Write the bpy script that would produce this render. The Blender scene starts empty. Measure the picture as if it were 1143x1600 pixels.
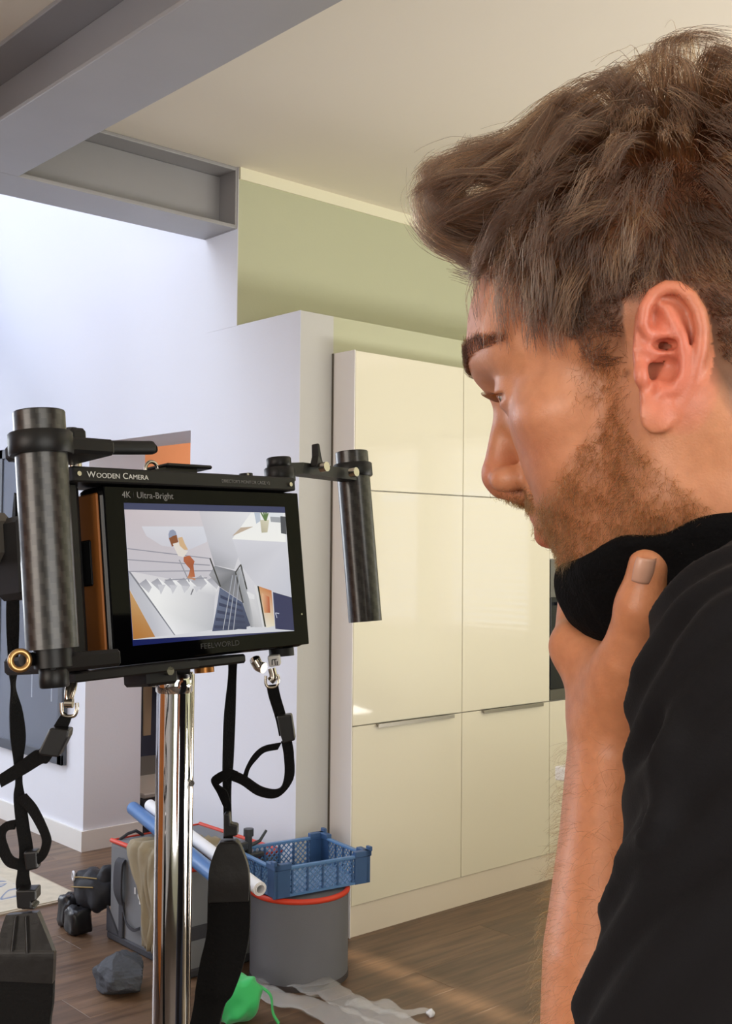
import bpy, math, random
import numpy as np
from mathutils import Vector, Matrix
random.seed(7); RNG = np.random.default_rng(7)
S = bpy.context.scene
COL = S.collection
PI = math.pi

# ------------------------------------------------------------------ camera
# world: X runs along the kitchen front, Y along the white side wall, Z up; metres; photograph 1143 x 1600
FPX, CX, CY, CH = 1776.2, 571.5, 800.0, 1.45
def _n(v): return v / np.linalg.norm(v)
AX = _n(np.array([2550 - CX, 878 - CY, FPX])); AY = _n(np.array([-1025 - CX, 848 - CY, FPX]))
AY = _n(AY - AX * (AX @ AY)); AZ = np.cross(AX, AY)
R = np.stack([AX, AY, AZ])                      # camera axes (right, down, forward) -> world
C0 = np.array([0, 0, CH])
def at(px, py, d): return C0 + R @ np.array([(px - CX) / FPX, (py - CY) / FPX, 1.0]) * d
def cam(v): return R @ np.asarray(v, float)      # direction given as (right, down, forward)
cd = bpy.data.cameras.new('camera'); co = bpy.data.objects.new('camera', cd); COL.objects.link(co)
cd.sensor_fit = 'AUTO'; cd.sensor_width = 36; cd.lens = 36 * FPX / 1600; cd.clip_start = .02
mw = np.eye(4); mw[:3, 0] = R[:, 0]; mw[:3, 1] = -R[:, 1]; mw[:3, 2] = -R[:, 2]; mw[:3, 3] = C0
co.matrix_world = Matrix(mw.tolist()); S.camera = co

# ------------------------------------------------------------------ light and exposure
S.view_settings.view_transform = 'Standard'; S.view_settings.look = 'None'
S.view_settings.exposure = 0.0; S.view_settings.gamma = 1.0; S.view_settings.use_curve_mapping = False
S.cycles.use_denoising = True
S.cycles.max_bounces = 8; S.cycles.diffuse_bounces = 5; S.cycles.glossy_bounces = 5; S.cycles.transparent_max_bounces = 16
S.cycles.sample_clamp_indirect = 6.0; S.cycles.caustics_reflective = False; S.cycles.caustics_refractive = False
W = bpy.data.worlds.new('sky'); S.world = W; W.use_nodes = True
nt = W.node_tree; nt.nodes.clear()
bg = nt.nodes.new('ShaderNodeBackground'); wo = nt.nodes.new('ShaderNodeOutputWorld')
bg.inputs[0].default_value = (.62, .78, 1.0, 1); bg.inputs[1].default_value = 3.0
nt.links.new(bg.outputs[0], wo.inputs[0])
def look(o, p, q):
    o.location = Vector(p); o.rotation_euler = (Vector(q) - Vector(p)).to_track_quat('-Z', 'Y').to_euler()
def area(name, p, q, sx, sy, power, col):
    l = bpy.data.lights.new(name, 'AREA'); l.shape = 'RECTANGLE'; l.size = sx; l.size_y = sy; l.energy = power; l.color = col
    o = bpy.data.objects.new(name, l); COL.objects.link(o); look(o, p, q); return o
# two lamps give daylight of an assumed stairwell skylight; the rest are added fills
area('assumed_skylight_daylight', (.3, 7.0, 4.9), (2.68, 4.9, 2.0), .9, .9, 29, (.97, .97, 1.0))
area('assumed_stairwell_daylight', (-.6, 5.4, 5.2), (1.0, 3.9, 0), 2.6, 2.0, 76, (.88, .93, 1.0))
area('far_wall_fill', (.0, 7.9, 1.8), (.6, .5, 1.6), 2.4, 2.0, 102, (.90, .95, 1.0))  # added lamp for assumed cool light from ahead; the far wall is closed
area('rear_fill', (.2, -2.8, 1.45), (1.6, 3.0, 1.75), 3.2, 2.2, 105, (1.0, .97, .94))  # added fill behind the camera, no door stands there
area('ceiling_bounce_fill', (4.7, -1.0, .3), (4.7, -.7, 3.0), 2.6, 1.8, 188, (1.0, .96, .91))  # unseen panel added to light ceiling and units, standing in for floor bounce
area('hall_fill', (4.9, 5.0, 1.9), (3.2, 5.6, 1.5), .7, .9, 26, (1.0, .90, .78))  # added warm fill for the hall, without a window
area('side_fill', (-2.7, .2, 1.7), (1.0, .6, 1.3), 1.6, 1.4, 50, (1.0, .90, .80))  # added fill for the near cheek; the side wall is closed
sun = bpy.data.lights.new('sun', 'SUN'); sun.energy = 11.0; sun.color = (1.0, .84, .62); sun.angle = math.radians(.6)
so = bpy.data.objects.new('sun', sun); COL.objects.link(so); look(so, (6.5, .55, 1.9), (2.76, 2.68, 0.0))

# ------------------------------------------------------------------ materials
def lin(c): return tuple(((v / 255) / 12.92 if v / 255 <= .04045 else ((v / 255 + .055) / 1.055) ** 2.4) for v in c) + (1.0,)
MATS = {}
def mat(name, rgb, rough=.6, metal=0.0, noise=0.0, nscale=30.0, bump=0.0, bscale=200.0, coat=0.0, spec=.5, stretch=(1, 1, 1), sheen=0.0):
    if name in MATS: return MATS[name]
    m = bpy.data.materials.new(name); m.use_nodes = True; t = m.node_tree; b = t.nodes['Principled BSDF']
    b.inputs['Base Color'].default_value = lin(rgb); b.inputs['Roughness'].default_value = rough; b.inputs['Metallic'].default_value = metal
    b.inputs['Coat Weight'].default_value = coat; b.inputs['Coat Roughness'].default_value = .04; b.inputs['Specular IOR Level'].default_value = spec
    b.inputs['Sheen Weight'].default_value = sheen
    if noise or bump:
        tc = t.nodes.new('ShaderNodeTexCoord'); mp = t.nodes.new('ShaderNodeMapping'); mp.inputs['Scale'].default_value = stretch
        t.links.new(tc.outputs['Object'], mp.inputs[0])
    if noise:
        n = t.nodes.new('ShaderNodeTexNoise'); n.inputs['Scale'].default_value = nscale; n.inputs['Detail'].default_value = 5
        t.links.new(mp.outputs[0], n.inputs['Vector'])
        mx = t.nodes.new('ShaderNodeMix'); mx.data_type = 'RGBA'
        c = lin(rgb); mx.inputs[6].default_value = tuple(max(0, v * (1 - noise)) for v in c[:3]) + (1,); mx.inputs[7].default_value = tuple(min(1, v * (1 + noise)) for v in c[:3]) + (1,)
        t.links.new(n.outputs['Fac'], mx.inputs[0]); t.links.new(mx.outputs[2], b.inputs['Base Color'])
    if bump:
        n2 = t.nodes.new('ShaderNodeTexNoise'); n2.inputs['Scale'].default_value = bscale; n2.inputs['Detail'].default_value = 4
        t.links.new(mp.outputs[0], n2.inputs['Vector'])
        bp = t.nodes.new('ShaderNodeBump'); bp.inputs['Strength'].default_value = bump; bp.inputs['Distance'].default_value = .002
        t.links.new(n2.outputs['Fac'], bp.inputs['Height']); t.links.new(bp.outputs[0], b.inputs['Normal'])
    MATS[name] = m; return m
def emit(name, rgb, s):
    m = bpy.data.materials.new(name); m.use_nodes = True; b = m.node_tree.nodes['Principled BSDF']
    b.inputs['Base Color'].default_value = (0, 0, 0, 1); b.inputs['Emission Color'].default_value = lin(rgb); b.inputs['Emission Strength'].default_value = s
    MATS[name] = m; return m

# ------------------------------------------------------------------ mesh kit
class MB:
    def __init__(s): s.v = []; s.f = []; s.sm = []
    def add(s, v, f, smooth=False):
        k = len(s.v); s.v += [tuple(map(float, p)) for p in v]; s.f += [tuple(i + k for i in q) for q in f]; s.sm += [smooth] * len(f); return s
    def box(s, a, b, bev=0.0):
        a, b = np.minimum(a, b), np.maximum(a, b)
        if bev <= 0:
            v = [(x, y, z) for x in (a[0], b[0]) for y in (a[1], b[1]) for z in (a[2], b[2])]
            return s.add(v, [(0, 1, 3, 2), (4, 6, 7, 5), (0, 4, 5, 1), (2, 3, 7, 6), (0, 2, 6, 4), (1, 5, 7, 3)])
        v, idx = [], {}
        for i, x in enumerate((0, 1)):
            for j, y in enumerate((0, 1)):
                for k, z in enumerate((0, 1)):
                    c = [(a, b)[q][n] for n, q in enumerate((x, y, z))]
                    for ax in range(3):
                        p = [c[n] + (0 if n == ax else (bev if (x, y, z)[n] == 0 else -bev)) for n in range(3)]
                        idx[(x, y, z, ax)] = len(v); v.append(p)
        f = []
        for ax in range(3):
            o = [n for n in range(3) if n != ax]
            for sd in (0, 1):
                q = []
                for (p_, r_) in ((0, 0), (1, 0), (1, 1), (0, 1)):
                    t = [0, 0, 0]; t[ax] = sd; t[o[0]] = p_; t[o[1]] = r_; q.append(idx[tuple(t) + (ax,)])
                f.append(q)
            for p_ in (0, 1):
                for r_ in (0, 1):
                    t0 = [0, 0, 0]; t1 = [0, 0, 0]
                    t0[o[0]] = t1[o[0]] = p_; t0[o[1]] = t1[o[1]] = r_; t1[ax] = 1
                    f.append([idx[tuple(t0) + (o[0],)], idx[tuple(t1) + (o[0],)], idx[tuple(t1) + (o[1],)], idx[tuple(t0) + (o[1],)]])
        for x in (0, 1):
            for y in (0, 1):
                for z in (0, 1): f.append([idx[(x, y, z, n)] for n in range(3)])
        return s.add(v, f)
    def tube(s, pts, r, n=16, cap=True, closed=False, smooth=True):
        P = np.asarray(pts, float); m = len(P); rr = np.broadcast_to(np.asarray(r, float), (m,))
        T = np.gradient(P, axis=0) if not closed else np.roll(P, -1, 0) - np.roll(P, 1, 0)
        T /= np.linalg.norm(T, axis=1, keepdims=True) + 1e-12
        u = np.cross(T[0], (0, 0, 1)); u = u if np.linalg.norm(u) > .1 else np.cross(T[0], (1, 0, 0)); u = _n(u)
        V = []; an = np.linspace(0, 2 * PI, n, endpoint=False)
        for i in range(m):
            u = _n(u - T[i] * (u @ T[i])); w = np.cross(T[i], u)
            V += [P[i] + rr[i] * (math.cos(t) * u + math.sin(t) * w) for t in an]
        F = []
        for i in range(m if closed else m - 1):
            j = (i + 1) % m
            for k in range(n): l = (k + 1) % n; F.append((i * n + k, i * n + l, j * n + l, j * n + k))
        s.add(V, F, smooth)
        if cap and not closed:
            s.add(V[:n], [tuple(range(n))[::-1]]); s.add(V[-n:], [tuple(range(n))])
        return s
    def cyl(s, a, b, r, n=24, r2=None, bev=0.0):
        a, b = np.asarray(a, float), np.asarray(b, float); r2 = r if r2 is None else r2
        if bev:
            d = _n(b - a); return s.tube([a, a + d * 1e-5, a + d * bev, b - d * bev, b - d * 1e-5, b], [r - bev, r - bev, r, r2, r2 - bev, r2 - bev], n)
        return s.tube([a, b], [r, r2], n)
    def ring(s, c, axis, r, t, n=24, k=8):
        c = np.asarray(c, float); axis = _n(np.asarray(axis, float)); u = np.cross(axis, (.3, .5, .8)); u = _n(u); w = np.cross(axis, u)
        return s.tube([c + r * (math.cos(q) * u + math.sin(q) * w) for q in np.linspace(0, 2 * PI, n, endpoint=False)], t, k, closed=True)
    def prism(s, poly, off):
        P = np.asarray(poly, float); o = np.asarray(off, float); n = len(P); V = list(P) + list(P + o)
        return s.add(V, [tuple(range(n))[::-1], tuple(range(n, 2 * n))] + [(i, (i + 1) % n, n + (i + 1) % n, n + i) for i in range(n)])
    def ribbon(s, L, Rr, th, sub=6):
        L = smooth_path(L, sub); Rr = smooth_path(Rr, sub); m = len(L)
        T = np.gradient((L + Rr) / 2, axis=0); N = np.cross(T, Rr - L); N /= np.linalg.norm(N, axis=1, keepdims=True) + 1e-12
        for i in range(1, m):
            if N[i] @ N[i - 1] < 0: N[i] = -N[i]
        V = np.concatenate([L - N * th / 2, Rr - N * th / 2, Rr + N * th / 2, L + N * th / 2])
        F = []
        for i in range(m - 1):
            for q in range(4):
                r_ = (q + 1) % 4; F.append((q * m + i, q * m + i + 1, r_ * m + i + 1, r_ * m + i))
        F += [(0, m, 2 * m, 3 * m), (m - 1, 4 * m - 1, 3 * m - 1, 2 * m - 1)]
        return s.add(V, F, False)
    def grid(s, P, smooth=True):
        P = np.asarray(P, float); a, b = P.shape[:2]
        return s.add(P.reshape(-1, 3), [(i * b + j, i * b + j + 1, (i + 1) * b + j + 1, (i + 1) * b + j) for i in range(a - 1) for j in range(b - 1)], smooth)
    def xf(s, M):
        M = np.asarray(M, float); s.v = [tuple(M[:3, :3] @ np.array(p) + M[:3, 3]) for p in s.v]; return s
    def build(s, name, m, parent=None, fix=True):
        me = bpy.data.meshes.new(name); me.from_pydata(s.v, [], s.f); me.polygons.foreach_set('use_smooth', s.sm)
        me.validate(); me.update()
        if fix:
            import bmesh
            b = bmesh.new(); b.from_mesh(me); bmesh.ops.recalc_face_normals(b, faces=b.faces); b.to_mesh(me); b.free()
        me.materials.append(m)
        o = bpy.data.objects.new(name, me); COL.objects.link(o)
        if parent is not None: o.parent = parent
        return o
def smooth_path(P, sub=6):
    P = np.asarray(P, float); n = len(P)
    if n < 3 or sub <= 1: return P
    Q = np.vstack([2 * P[0] - P[1], P, 2 * P[-1] - P[-2]]); out = []
    for i in range(1, n):
        p0, p1, p2, p3 = Q[i - 1], Q[i], Q[i + 1], Q[i + 2]
        for t in np.linspace(0, 1, sub, endpoint=False):
            out.append(.5 * (2 * p1 + (p2 - p0) * t + (2 * p0 - 5 * p1 + 4 * p2 - p3) * t * t + (3 * p1 - p0 - 3 * p2 + p3) * t ** 3))
    out.append(P[-1]); return np.array(out)
def tag(o, label=None, cat=None, group=None, kind=None):
    if label: o['label'] = label
    if cat: o['category'] = cat
    if group: o['group'] = group
    if kind: o['kind'] = kind
    return o
def thing(name, loc, label, cat, group=None, M=None):
    o = bpy.data.objects.new(name, None); COL.objects.link(o); o.empty_display_size = .05
    if M is None: o.location = Vector(loc)
    else: o.matrix_world = Matrix(np.asarray(M).tolist())
    bpy.context.view_layer.update()
    return tag(o, label, cat, group)
def struct(o): o['kind'] = 'structure'; return o
def bevel(o, w=.004, seg=2):
    b = o.modifiers.new('bevel', 'BEVEL'); b.width = w; b.segments = seg; b.limit_method = 'ANGLE'; return o
def text(name, s, size, m, parent, M, align='LEFT', extrude=.00015, sx=1.0):
    c = bpy.data.curves.new(name, 'FONT'); c.body = s; c.size = size; c.align_x = align; c.extrude = extrude
    o = bpy.data.objects.new(name, c); COL.objects.link(o)
    me = bpy.data.meshes.new_from_object(o.evaluated_get(bpy.context.evaluated_depsgraph_get())); COL.objects.unlink(o); bpy.data.objects.remove(o)
    me.name = name
    me.transform(Matrix.Diagonal((sx, 1, 1, 1))); me.transform(Matrix(np.asarray(M).tolist())); me.materials.clear(); me.materials.append(m)
    o = bpy.data.objects.new(name, me); COL.objects.link(o); o.parent = parent; return o
def noise3(P, seed=0, octv=3, f=1.0):
    P = np.asarray(P, float); r = np.random.default_rng(seed); out = np.zeros(P.shape[:-1]); a = 1.0
    for _ in range(octv):
        for _ in range(4):
            k = r.normal(size=3); k = k / np.linalg.norm(k) * f * r.uniform(.7, 1.4); out += a * np.sin(P @ k * 2 * PI + r.uniform(0, 6.28)) / 4
        a *= .5; f *= 2.0
    return out
# ------------------------------------------------------------------ the room
wall_white = mat('wall_white', (219, 220, 228), .85, bump=.15, bscale=90)
wall_pale = mat('wall_pale_grey', (196, 196, 194), .85, bump=.15, bscale=90)  # cooler light on the built-out wall is put into this greyer tone
wall_grey = mat('wall_olive', (190, 192, 164), .85, bump=.15, bscale=90)  # olive carries the warm, dim light on faces turned to the kitchen
ceil_m = mat('ceiling_paint', (236, 228, 214), .9, bump=.1, bscale=60)
steel_m = mat('painted_steel', (156, 155, 158), .42, bump=.12, bscale=40, noise=.06, nscale=6)
base_m = mat('baseboard_paint', (228, 226, 222), .45)
def sbox(name, a, b, m, parent=None, bev=0):
    o = MB().box(a, b, bev).build(name, m, parent)
    return struct(o) if parent is None else o
# floor: a base slab and single planks
wood = bpy.data.materials.new('floor_wood'); wood.use_nodes = True; t = wood.node_tree; b = t.nodes['Principled BSDF']
tc = t.nodes.new('ShaderNodeTexCoord'); oi = t.nodes.new('ShaderNodeObjectInfo')
mp = t.nodes.new('ShaderNodeMapping'); mp.inputs['Scale'].default_value = (1.2, 14, 1); t.links.new(tc.outputs['Object'], mp.inputs[0])
ad = t.nodes.new('ShaderNodeVectorMath'); ad.operation = 'ADD'; t.links.new(mp.outputs[0], ad.inputs[0])
sc_ = t.nodes.new('ShaderNodeVectorMath'); sc_.operation = 'SCALE'; sc_.inputs[0].default_value = (31, 17, 5); t.links.new(oi.outputs['Random'], sc_.inputs['Scale']); t.links.new(sc_.outputs[0], ad.inputs[1])
nz = t.nodes.new('ShaderNodeTexNoise'); nz.inputs['Scale'].default_value = 2.5; nz.inputs['Detail'].default_value = 7; nz.inputs['Distortion'].default_value = .6; t.links.new(ad.outputs[0], nz.inputs['Vector'])
cr = t.nodes.new('ShaderNodeValToRGB'); cr.color_ramp.elements[0].color = lin((82, 61, 45)); cr.color_ramp.elements[1].color = lin((124, 97, 75)); cr.color_ramp.elements[0].position = .3; cr.color_ramp.elements[1].position = .72
t.links.new(nz.outputs['Fac'], cr.inputs[0])
hv = t.nodes.new('ShaderNodeHueSaturation'); mr = t.nodes.new('ShaderNodeMapRange'); mr.inputs[3].default_value = .8; mr.inputs[4].default_value = 1.12
t.links.new(oi.outputs['Random'], mr.inputs[0]); t.links.new(mr.outputs[0], hv.inputs['Value']); t.links.new(cr.outputs[0], hv.inputs['Color']); t.links.new(hv.outputs[0], b.inputs['Base Color'])
b.inputs['Roughness'].default_value = .38
floor = sbox('floor', (-3.2, -3.2, -.2), (6.7, 8.2, -.014), mat('floor_base', (60, 46, 36), .8))
pm = MB().box((-.6495, -.0948, -.0135), (.6495, .0948, 0), .0005)
plank0 = None; k = 0
for j in range(36):
    y = -.3 + j * .19
    off = ((j * 7) % 5) * .27
    for i in range(6):
        x = -1.0 + i * 1.3 + off
        if plank0 is None: o = plank0 = pm.build('plank', wood, floor)
        else: o = plank0.copy(); COL.objects.link(o); o.parent = floor
        o.location = (x, y, 0)
# white side wall with the doorway, drawn along Y at x = 2.68
WL = MB()
WL.box((2.68, 3.7805, 0), (2.99, 4.11, 2.364)); WL.box((2.68, 4.0, 2.364), (2.99, 4.11, 5.5)); WL.box((2.68, 4.11, 1.961), (2.99, 4.998, 5.5)); WL.box((2.68, 4.998, 0), (2.99, 8.1, 5.5))
wall_left = struct(WL.build('wall_left', wall_white))
# lower built-out wall around the kitchen units and the wall above it
struct(MB().box((2.844, 3.365, 2.219), (6.5, 3.78, 2.364)).build('wall_above_units', wall_grey)); struct(MB().box((2.844, 3.779, 0), (6.5, 3.7805, 2.2185)).build('wall_behind_units', wall_grey))
WB = MB(); WB.box((2.68, 3.365, 0), (2.844, 3.78, 2.364))
# end of the built-out wall: stairwell daylight on it is put into white skins
struct(WB.build('wall_back', wall_pale))
sbox('wall_back_end', (2.679, 3.364, 0), (2.6802, 3.781, 2.3645), wall_white)
sbox('wall_upper_end', (2.679, 3.7805, 2.364), (2.6812, 4.0, 3.017), wall_white)
sbox('wall_upper', (2.6815, 3.781, 2.3641), (6.5, 3.999, 3.017), wall_grey)
sbox('trim_1', (2.683, 3.772, 2.968), (6.5, 3.781, 3.0175), mat('cove_paint', (236, 232, 208), .8))
sbox('ceiling', (-3.2, -3.2, 3.018), (6.7, 4.02, 3.25), ceil_m)
sbox('wall_stair_front', (-3.2, 3.9, 3.25), (2.68, 4.02, 5.5), wall_white)
# outer walls
WR = MB()
for a, b_ in (((6.5, -3.2, 0), (6.7, 4.0, .82)), ((6.5, -3.2, 2.35), (6.7, 4.0, 3.2)), ((6.5, -3.2, .82), (6.7, -.8, 2.35)), ((6.5, -.12, .82), (6.7, .06, 2.35)), ((6.5, 1.05, .82), (6.7, 4.0, 2.35))): WR.box(a, b_)
struct(WR.build('wall_right', wall_grey))
WN = MB()
WN.box((-3.2, -3.2, 0), (6.7, -3.0, 3.1))
struct(WN.build('wall_front', wall_grey))
sbox('wall_side', (-3.2, -3.2, 0), (-3.0, 8.2, 5.5), wall_white)
sbox('wall_far', (-3.2, 8.0, 0), (2.7, 8.2, 5.5), wall_white)
RF = MB(); RF.box((-3.2, 4.0, 5.5), (2.99, 4.6, 5.7)); RF.box((-3.2, 7.6, 5.5), (2.99, 8.2, 5.7)); RF.box((1.2, 4.6, 5.5), (2.99, 7.6, 5.7)); RF.box((-3.2, 4.6, 5.5), (-2.0, 7.6, 5.7))
struct(RF.build('ceiling_stairwell', wall_white))  # the opening left in this roof is an assumed skylight
# hall behind the doorway
orange = mat('hall_orange_paint', (206, 134, 84), .7)
hall = MB(); hall.box((2.99, 5.75, 0), (5.2, 5.9, 2.6)); struct(hall.build('wall_hall', orange))
sbox('wall_hall_right', (5.1, 4.0, 0), (5.2, 5.75, 2.6), wall_white); sbox('ceiling_hall', (2.99, 4.0, 2.5), (5.2, 5.9, 2.6), wall_white)
sbox('wall_hall_near', (2.99, 3.9, 0), (5.2, 4.02, 2.6), wall_white)
# baseboards
sbox('baseboard_left', (2.665, 4.998, 0), (2.68, 8.0, .097), base_m)
BJ = MB(); BJ.box((2.665, 4.983, 0), (2.999, 4.998, .097)); struct(BJ.build('baseboard_door', base_m))
sbox('baseboard_front', (2.667, 3.364, 0), (2.679, 4.11, .097), base_m)
# kitchen island, only its corner shows past the arm
isl = thing('kitchen_island', (2.34, 1.86, 0), 'white kitchen island end with overhanging white worktop, half hidden behind the forearm', 'kitchen island')
white_lac = mat('white_lacquer', (232, 230, 224), .3)
o = MB().box((.0, -1.2, .865), (.95, .01, .9), .003).build('worktop', white_lac, isl)
o = MB().box((.021, -1.17, .10), (.93, -.008, .865)).build('carcass', white_lac, isl)
o = MB().box((.10, -1.10, 0), (.85, -.06, .10)).build('plinth', white_lac, isl)
# steel beams
def ibeam(name, c, L, along, label):
    w, h, tf, tw = .27, .255, .016, .012
    t_ = MB()
    if along == 'y':
        t_.box((c[0] - w / 2, L[0], 2.763), (c[0] + w / 2, L[1], 2.763 + tf)); t_.box((c[0] - w / 2, L[0], 3.018 - tf), (c[0] + w / 2, L[1], 3.0175)); t_.box((c[0] - tw / 2, L[0], 2.763 + tf), (c[0] + tw / 2, L[1], 3.018 - tf))
    else:
        w = .235
        t_.box((L[0], c[1] - w / 2, 2.763), (L[1], c[1] + w / 2, 2.763 + tf)); t_.box((L[0], c[1] - w / 2, 3.018 - tf), (L[1], c[1] + w / 2, 3.0175)); t_.box((L[0], c[1] - tw / 2, 2.763 + tf), (L[1], c[1] + tw / 2, 3.018 - tf))
    return t_
o = struct(ibeam('beam', (1.60, 0), (-3.0, 3.784), 'y', '').build('trim_2', steel_m)); bevel(o, .003)
o = struct(ibeam('beam', (0, 3.902), (-3.0, 2.668), 'x', '').build('trim_3', steel_m)); bevel(o, .003)
o = MB().box((2.668, 3.786, 2.763), (2.6795, 4.018, 3.0175), .001).build('end_plate', steel_m, o)
# windows with blinds in the right-hand wall
slat_m = mat('blind_slat', (236, 230, 214), .4); frame_m = mat('window_frame', (225, 224, 220), .4)
glass = bpy.data.materials.new('window_glass'); glass.use_nodes = True; t = glass.node_tree; t.nodes.clear(); go_ = t.nodes.new('ShaderNodeOutputMaterial'); gm_ = t.nodes.new('ShaderNodeMixShader'); gm_.inputs[0].default_value = .07; gt_ = t.nodes.new('ShaderNodeBsdfTransparent'); gg_ = t.nodes.new('ShaderNodeBsdfGlossy'); gg_.inputs['Roughness'].default_value = .02
t.links.new(gt_.outputs[0], gm_.inputs[1]); t.links.new(gg_.outputs[0], gm_.inputs[2]); t.links.new(gm_.outputs[0], go_.inputs[0])
for n_, (y0, y1) in enumerate(((-.8, -.12), (.06, 1.05))):
    fr = MB()
    for a, b_ in (((6.52, y0, .82), (6.58, y0 + .05, 2.35)), ((6.52, y1 - .05, .82), (6.58, y1, 2.35)), ((6.52, y0, .82), (6.58, y1, .88)), ((6.52, y0, 2.29), (6.58, y1, 2.35))): fr.box(a, b_)
    w_ = struct(fr.build('window_%d' % (n_ + 1), frame_m))
    MB().box((6.545, y0 + .05, .88), (6.55, y1 - .05, 2.29)).build('pane', glass, w_)
    sm = MB().box((-.028, y0 + .01, -.001), (.028, y1 - .01, .001)); s0 = None
    for k in range(32):
        if k == 22: continue
        if s0 is None: o = s0 = sm.build('slat', slat_m, w_)
        else: o = s0.copy(); COL.objects.link(o); o.parent = w_
        o.location = (6.47, 0, .86 + k * .047); o.rotation_euler = (0, math.radians(31 + 3 * math.sin(k * 1.7 + n_)), 0)
# stair-like sloping slab added out of frame to cast the wall's diagonal shade
BS = MB(); BS.prism([(1.95, 5.33, 2.5), (1.95, 7.6, 4.57), (1.95, 7.6, 3.4), (1.95, 5.33, 1.4)], (.12, 0, 0))
struct(BS.build('stair_shade_slab', wall_white))
# wooden wardrobe added out of frame for orange reflections and warm bounce
wd = thing('wardrobe', (-2.99, 1.2, 0), 'tall warm oak wardrobe added outside the frame for its orange reflections', 'wardrobe')
oak = mat('oak_veneer', (190, 112, 48), .5, noise=.18, nscale=4, stretch=(8, 8, 1))
MB().box((0, 0, .08), (.58, 2.4, 2.3)).build('carcass', oak, wd); MB().box((0.02, .02, 0), (.54, 2.38, .08)).build('plinth', oak, wd)
for k in range(4): MB().box((.582, .005 + k * .6, .09), (.602, .595 + k * .6, 2.29), .002).build('door', oak, wd)

# ------------------------------------------------------------------ kitchen units
def gloss(name, rgb):
    m = mat(name, rgb, .35, coat=1.0, bump=.02, bscale=6); return m
cream = gloss('cream_gloss', (228, 223, 204)); side_m = mat('carcass_side', (244, 241, 240), .5); alu = mat('brushed_aluminium', (170, 165, 158), .3, 1.0)
def cab(name, x0, x1, label):
    return thing(name, (x0, 3.235, 0), label, 'kitchen cabinet')
def panel(name, w, z0, z1, par, m=None):
    return MB().box((.0015, -.0005, z0 + .002), (w - .0015, .0185, z1 - .002), .0015).build(name, m or cream, par)
def handle(par, w, z):
    h = MB(); h.box((.12, -.014, z - .001), (w - .06, .0, z + .004)); h.box((.12, -.016, z - .010), (w - .06, -.0135, z + .004)); return h.build('edge_handle', alu, par)
GRP = 'tall cream kitchen units'
c1 = cab('tall_cabinet', 2.845, 3.445, 'tall glossy cream kitchen unit at the left end, beside the grey wall strip')
MB().box((0, .02, .118), (.6, .54, 2.217)).build('carcass', side_m, c1); 
d = panel('door', .6, 1.683, 2.217, c1); d = panel('door', .6, .789, 1.683, c1); d = panel('drawer', .6, .116, .789, c1); handle(d, .6, .785)
MB().box((-.004, .0, .001), (-.0005, .13, 2.217)).build('side_panel', side_m, c1); MB().box((-.008, .122, .0), (-.004, .1295, 2.217)).build('gap_shade_strip', mat('shadow_gap', (90, 84, 74), .8), c1)  # dark strip laid where the gap beside the unit is only in shadow
c2 = cab('tall_cabinet', 3.445, 4.012, 'tall glossy cream kitchen unit behind the profile, between the end unit and the oven')
MB().box((0, .02, .118), (.567, .54, 2.217)).build('carcass', side_m, c2)
d = panel('door', .567, 1.683, 2.217, c2); d = panel('door', .567, .789, 1.683, c2); d = panel('drawer', .567, .116, .789, c2); handle(d, .567, .785)
c3 = cab('oven_housing', 4.012, 4.612, 'cream kitchen unit housing a dark built in oven, mostly hidden behind the chin')
MB().box((0, .02, .118), (.6, .54, 2.217)).build('carcass', side_m, c3)
panel('door', .6, 1.42, 2.217, c3); d = panel('drawer', .6, .116, .789, c3); handle(d, .6, .785)
ovb = mat('oven_glass', (18, 22, 30), .12); ovs = mat('oven_steel', (120, 118, 114), .3, .9)
ov = thing('built_in_oven', (4.012, 3.235, .79), 'dark glass built in oven with steel edges between cream unit and hand', 'oven')
MB().box((.003, -.002, .002), (.597, .019, .05)).build('lower_strip', ovs, ov); MB().box((.003, -.004, .052), (.597, .019, .46), .001).build('glass_door', ovb, ov); MB().box((.003, -.002, .462), (.597, .019, .628)).build('control_panel', ovs, ov)
MB().cyl((.06, -.04, .43), (.54, -.04, .43), .008).cyl((.08, -.04, .43), (.08, -.003, .43), .005).cyl((.52, -.04, .43), (.52, -.003, .43), .005).build('handle', ovs, ov)
MB().box((.02, .0195, .01), (.58, .0199, .6)).build('rear_plate', ovs, ov)
c4 = cab('tall_cabinet', 4.612, 5.212, 'tall glossy cream kitchen unit beyond the oven, behind the head')
MB().box((0, .02, .118), (.6, .54, 2.217)).build('carcass', side_m, c4); panel('door', .6, .789, 2.217, c4); d = panel('drawer', .6, .116, .789, c4); handle(d, .6, .785)
c5 = cab('tall_cabinet', 5.212, 6.49, 'wide glossy cream kitchen unit at the far right end, behind the head')
MB().box((0, .02, .118), (1.278, .54, 2.217)).build('carcass', side_m, c5); panel('door', .64, .116, 2.217, c5); o = panel('door', .638, .116, 2.217, c5); o.location.x = .64
for c in (c1, c2, c4, c5): c['group'] = GRP
pl = MB().box((2.8455, 3.243, 0), (6.49, 3.262, .115)).build('kitchen_plinth', mat('plinth_cream', (224, 214, 198), .5)); tag(pl, 'long cream plinth board running under the kitchen units at floor level', 'plinth')
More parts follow.
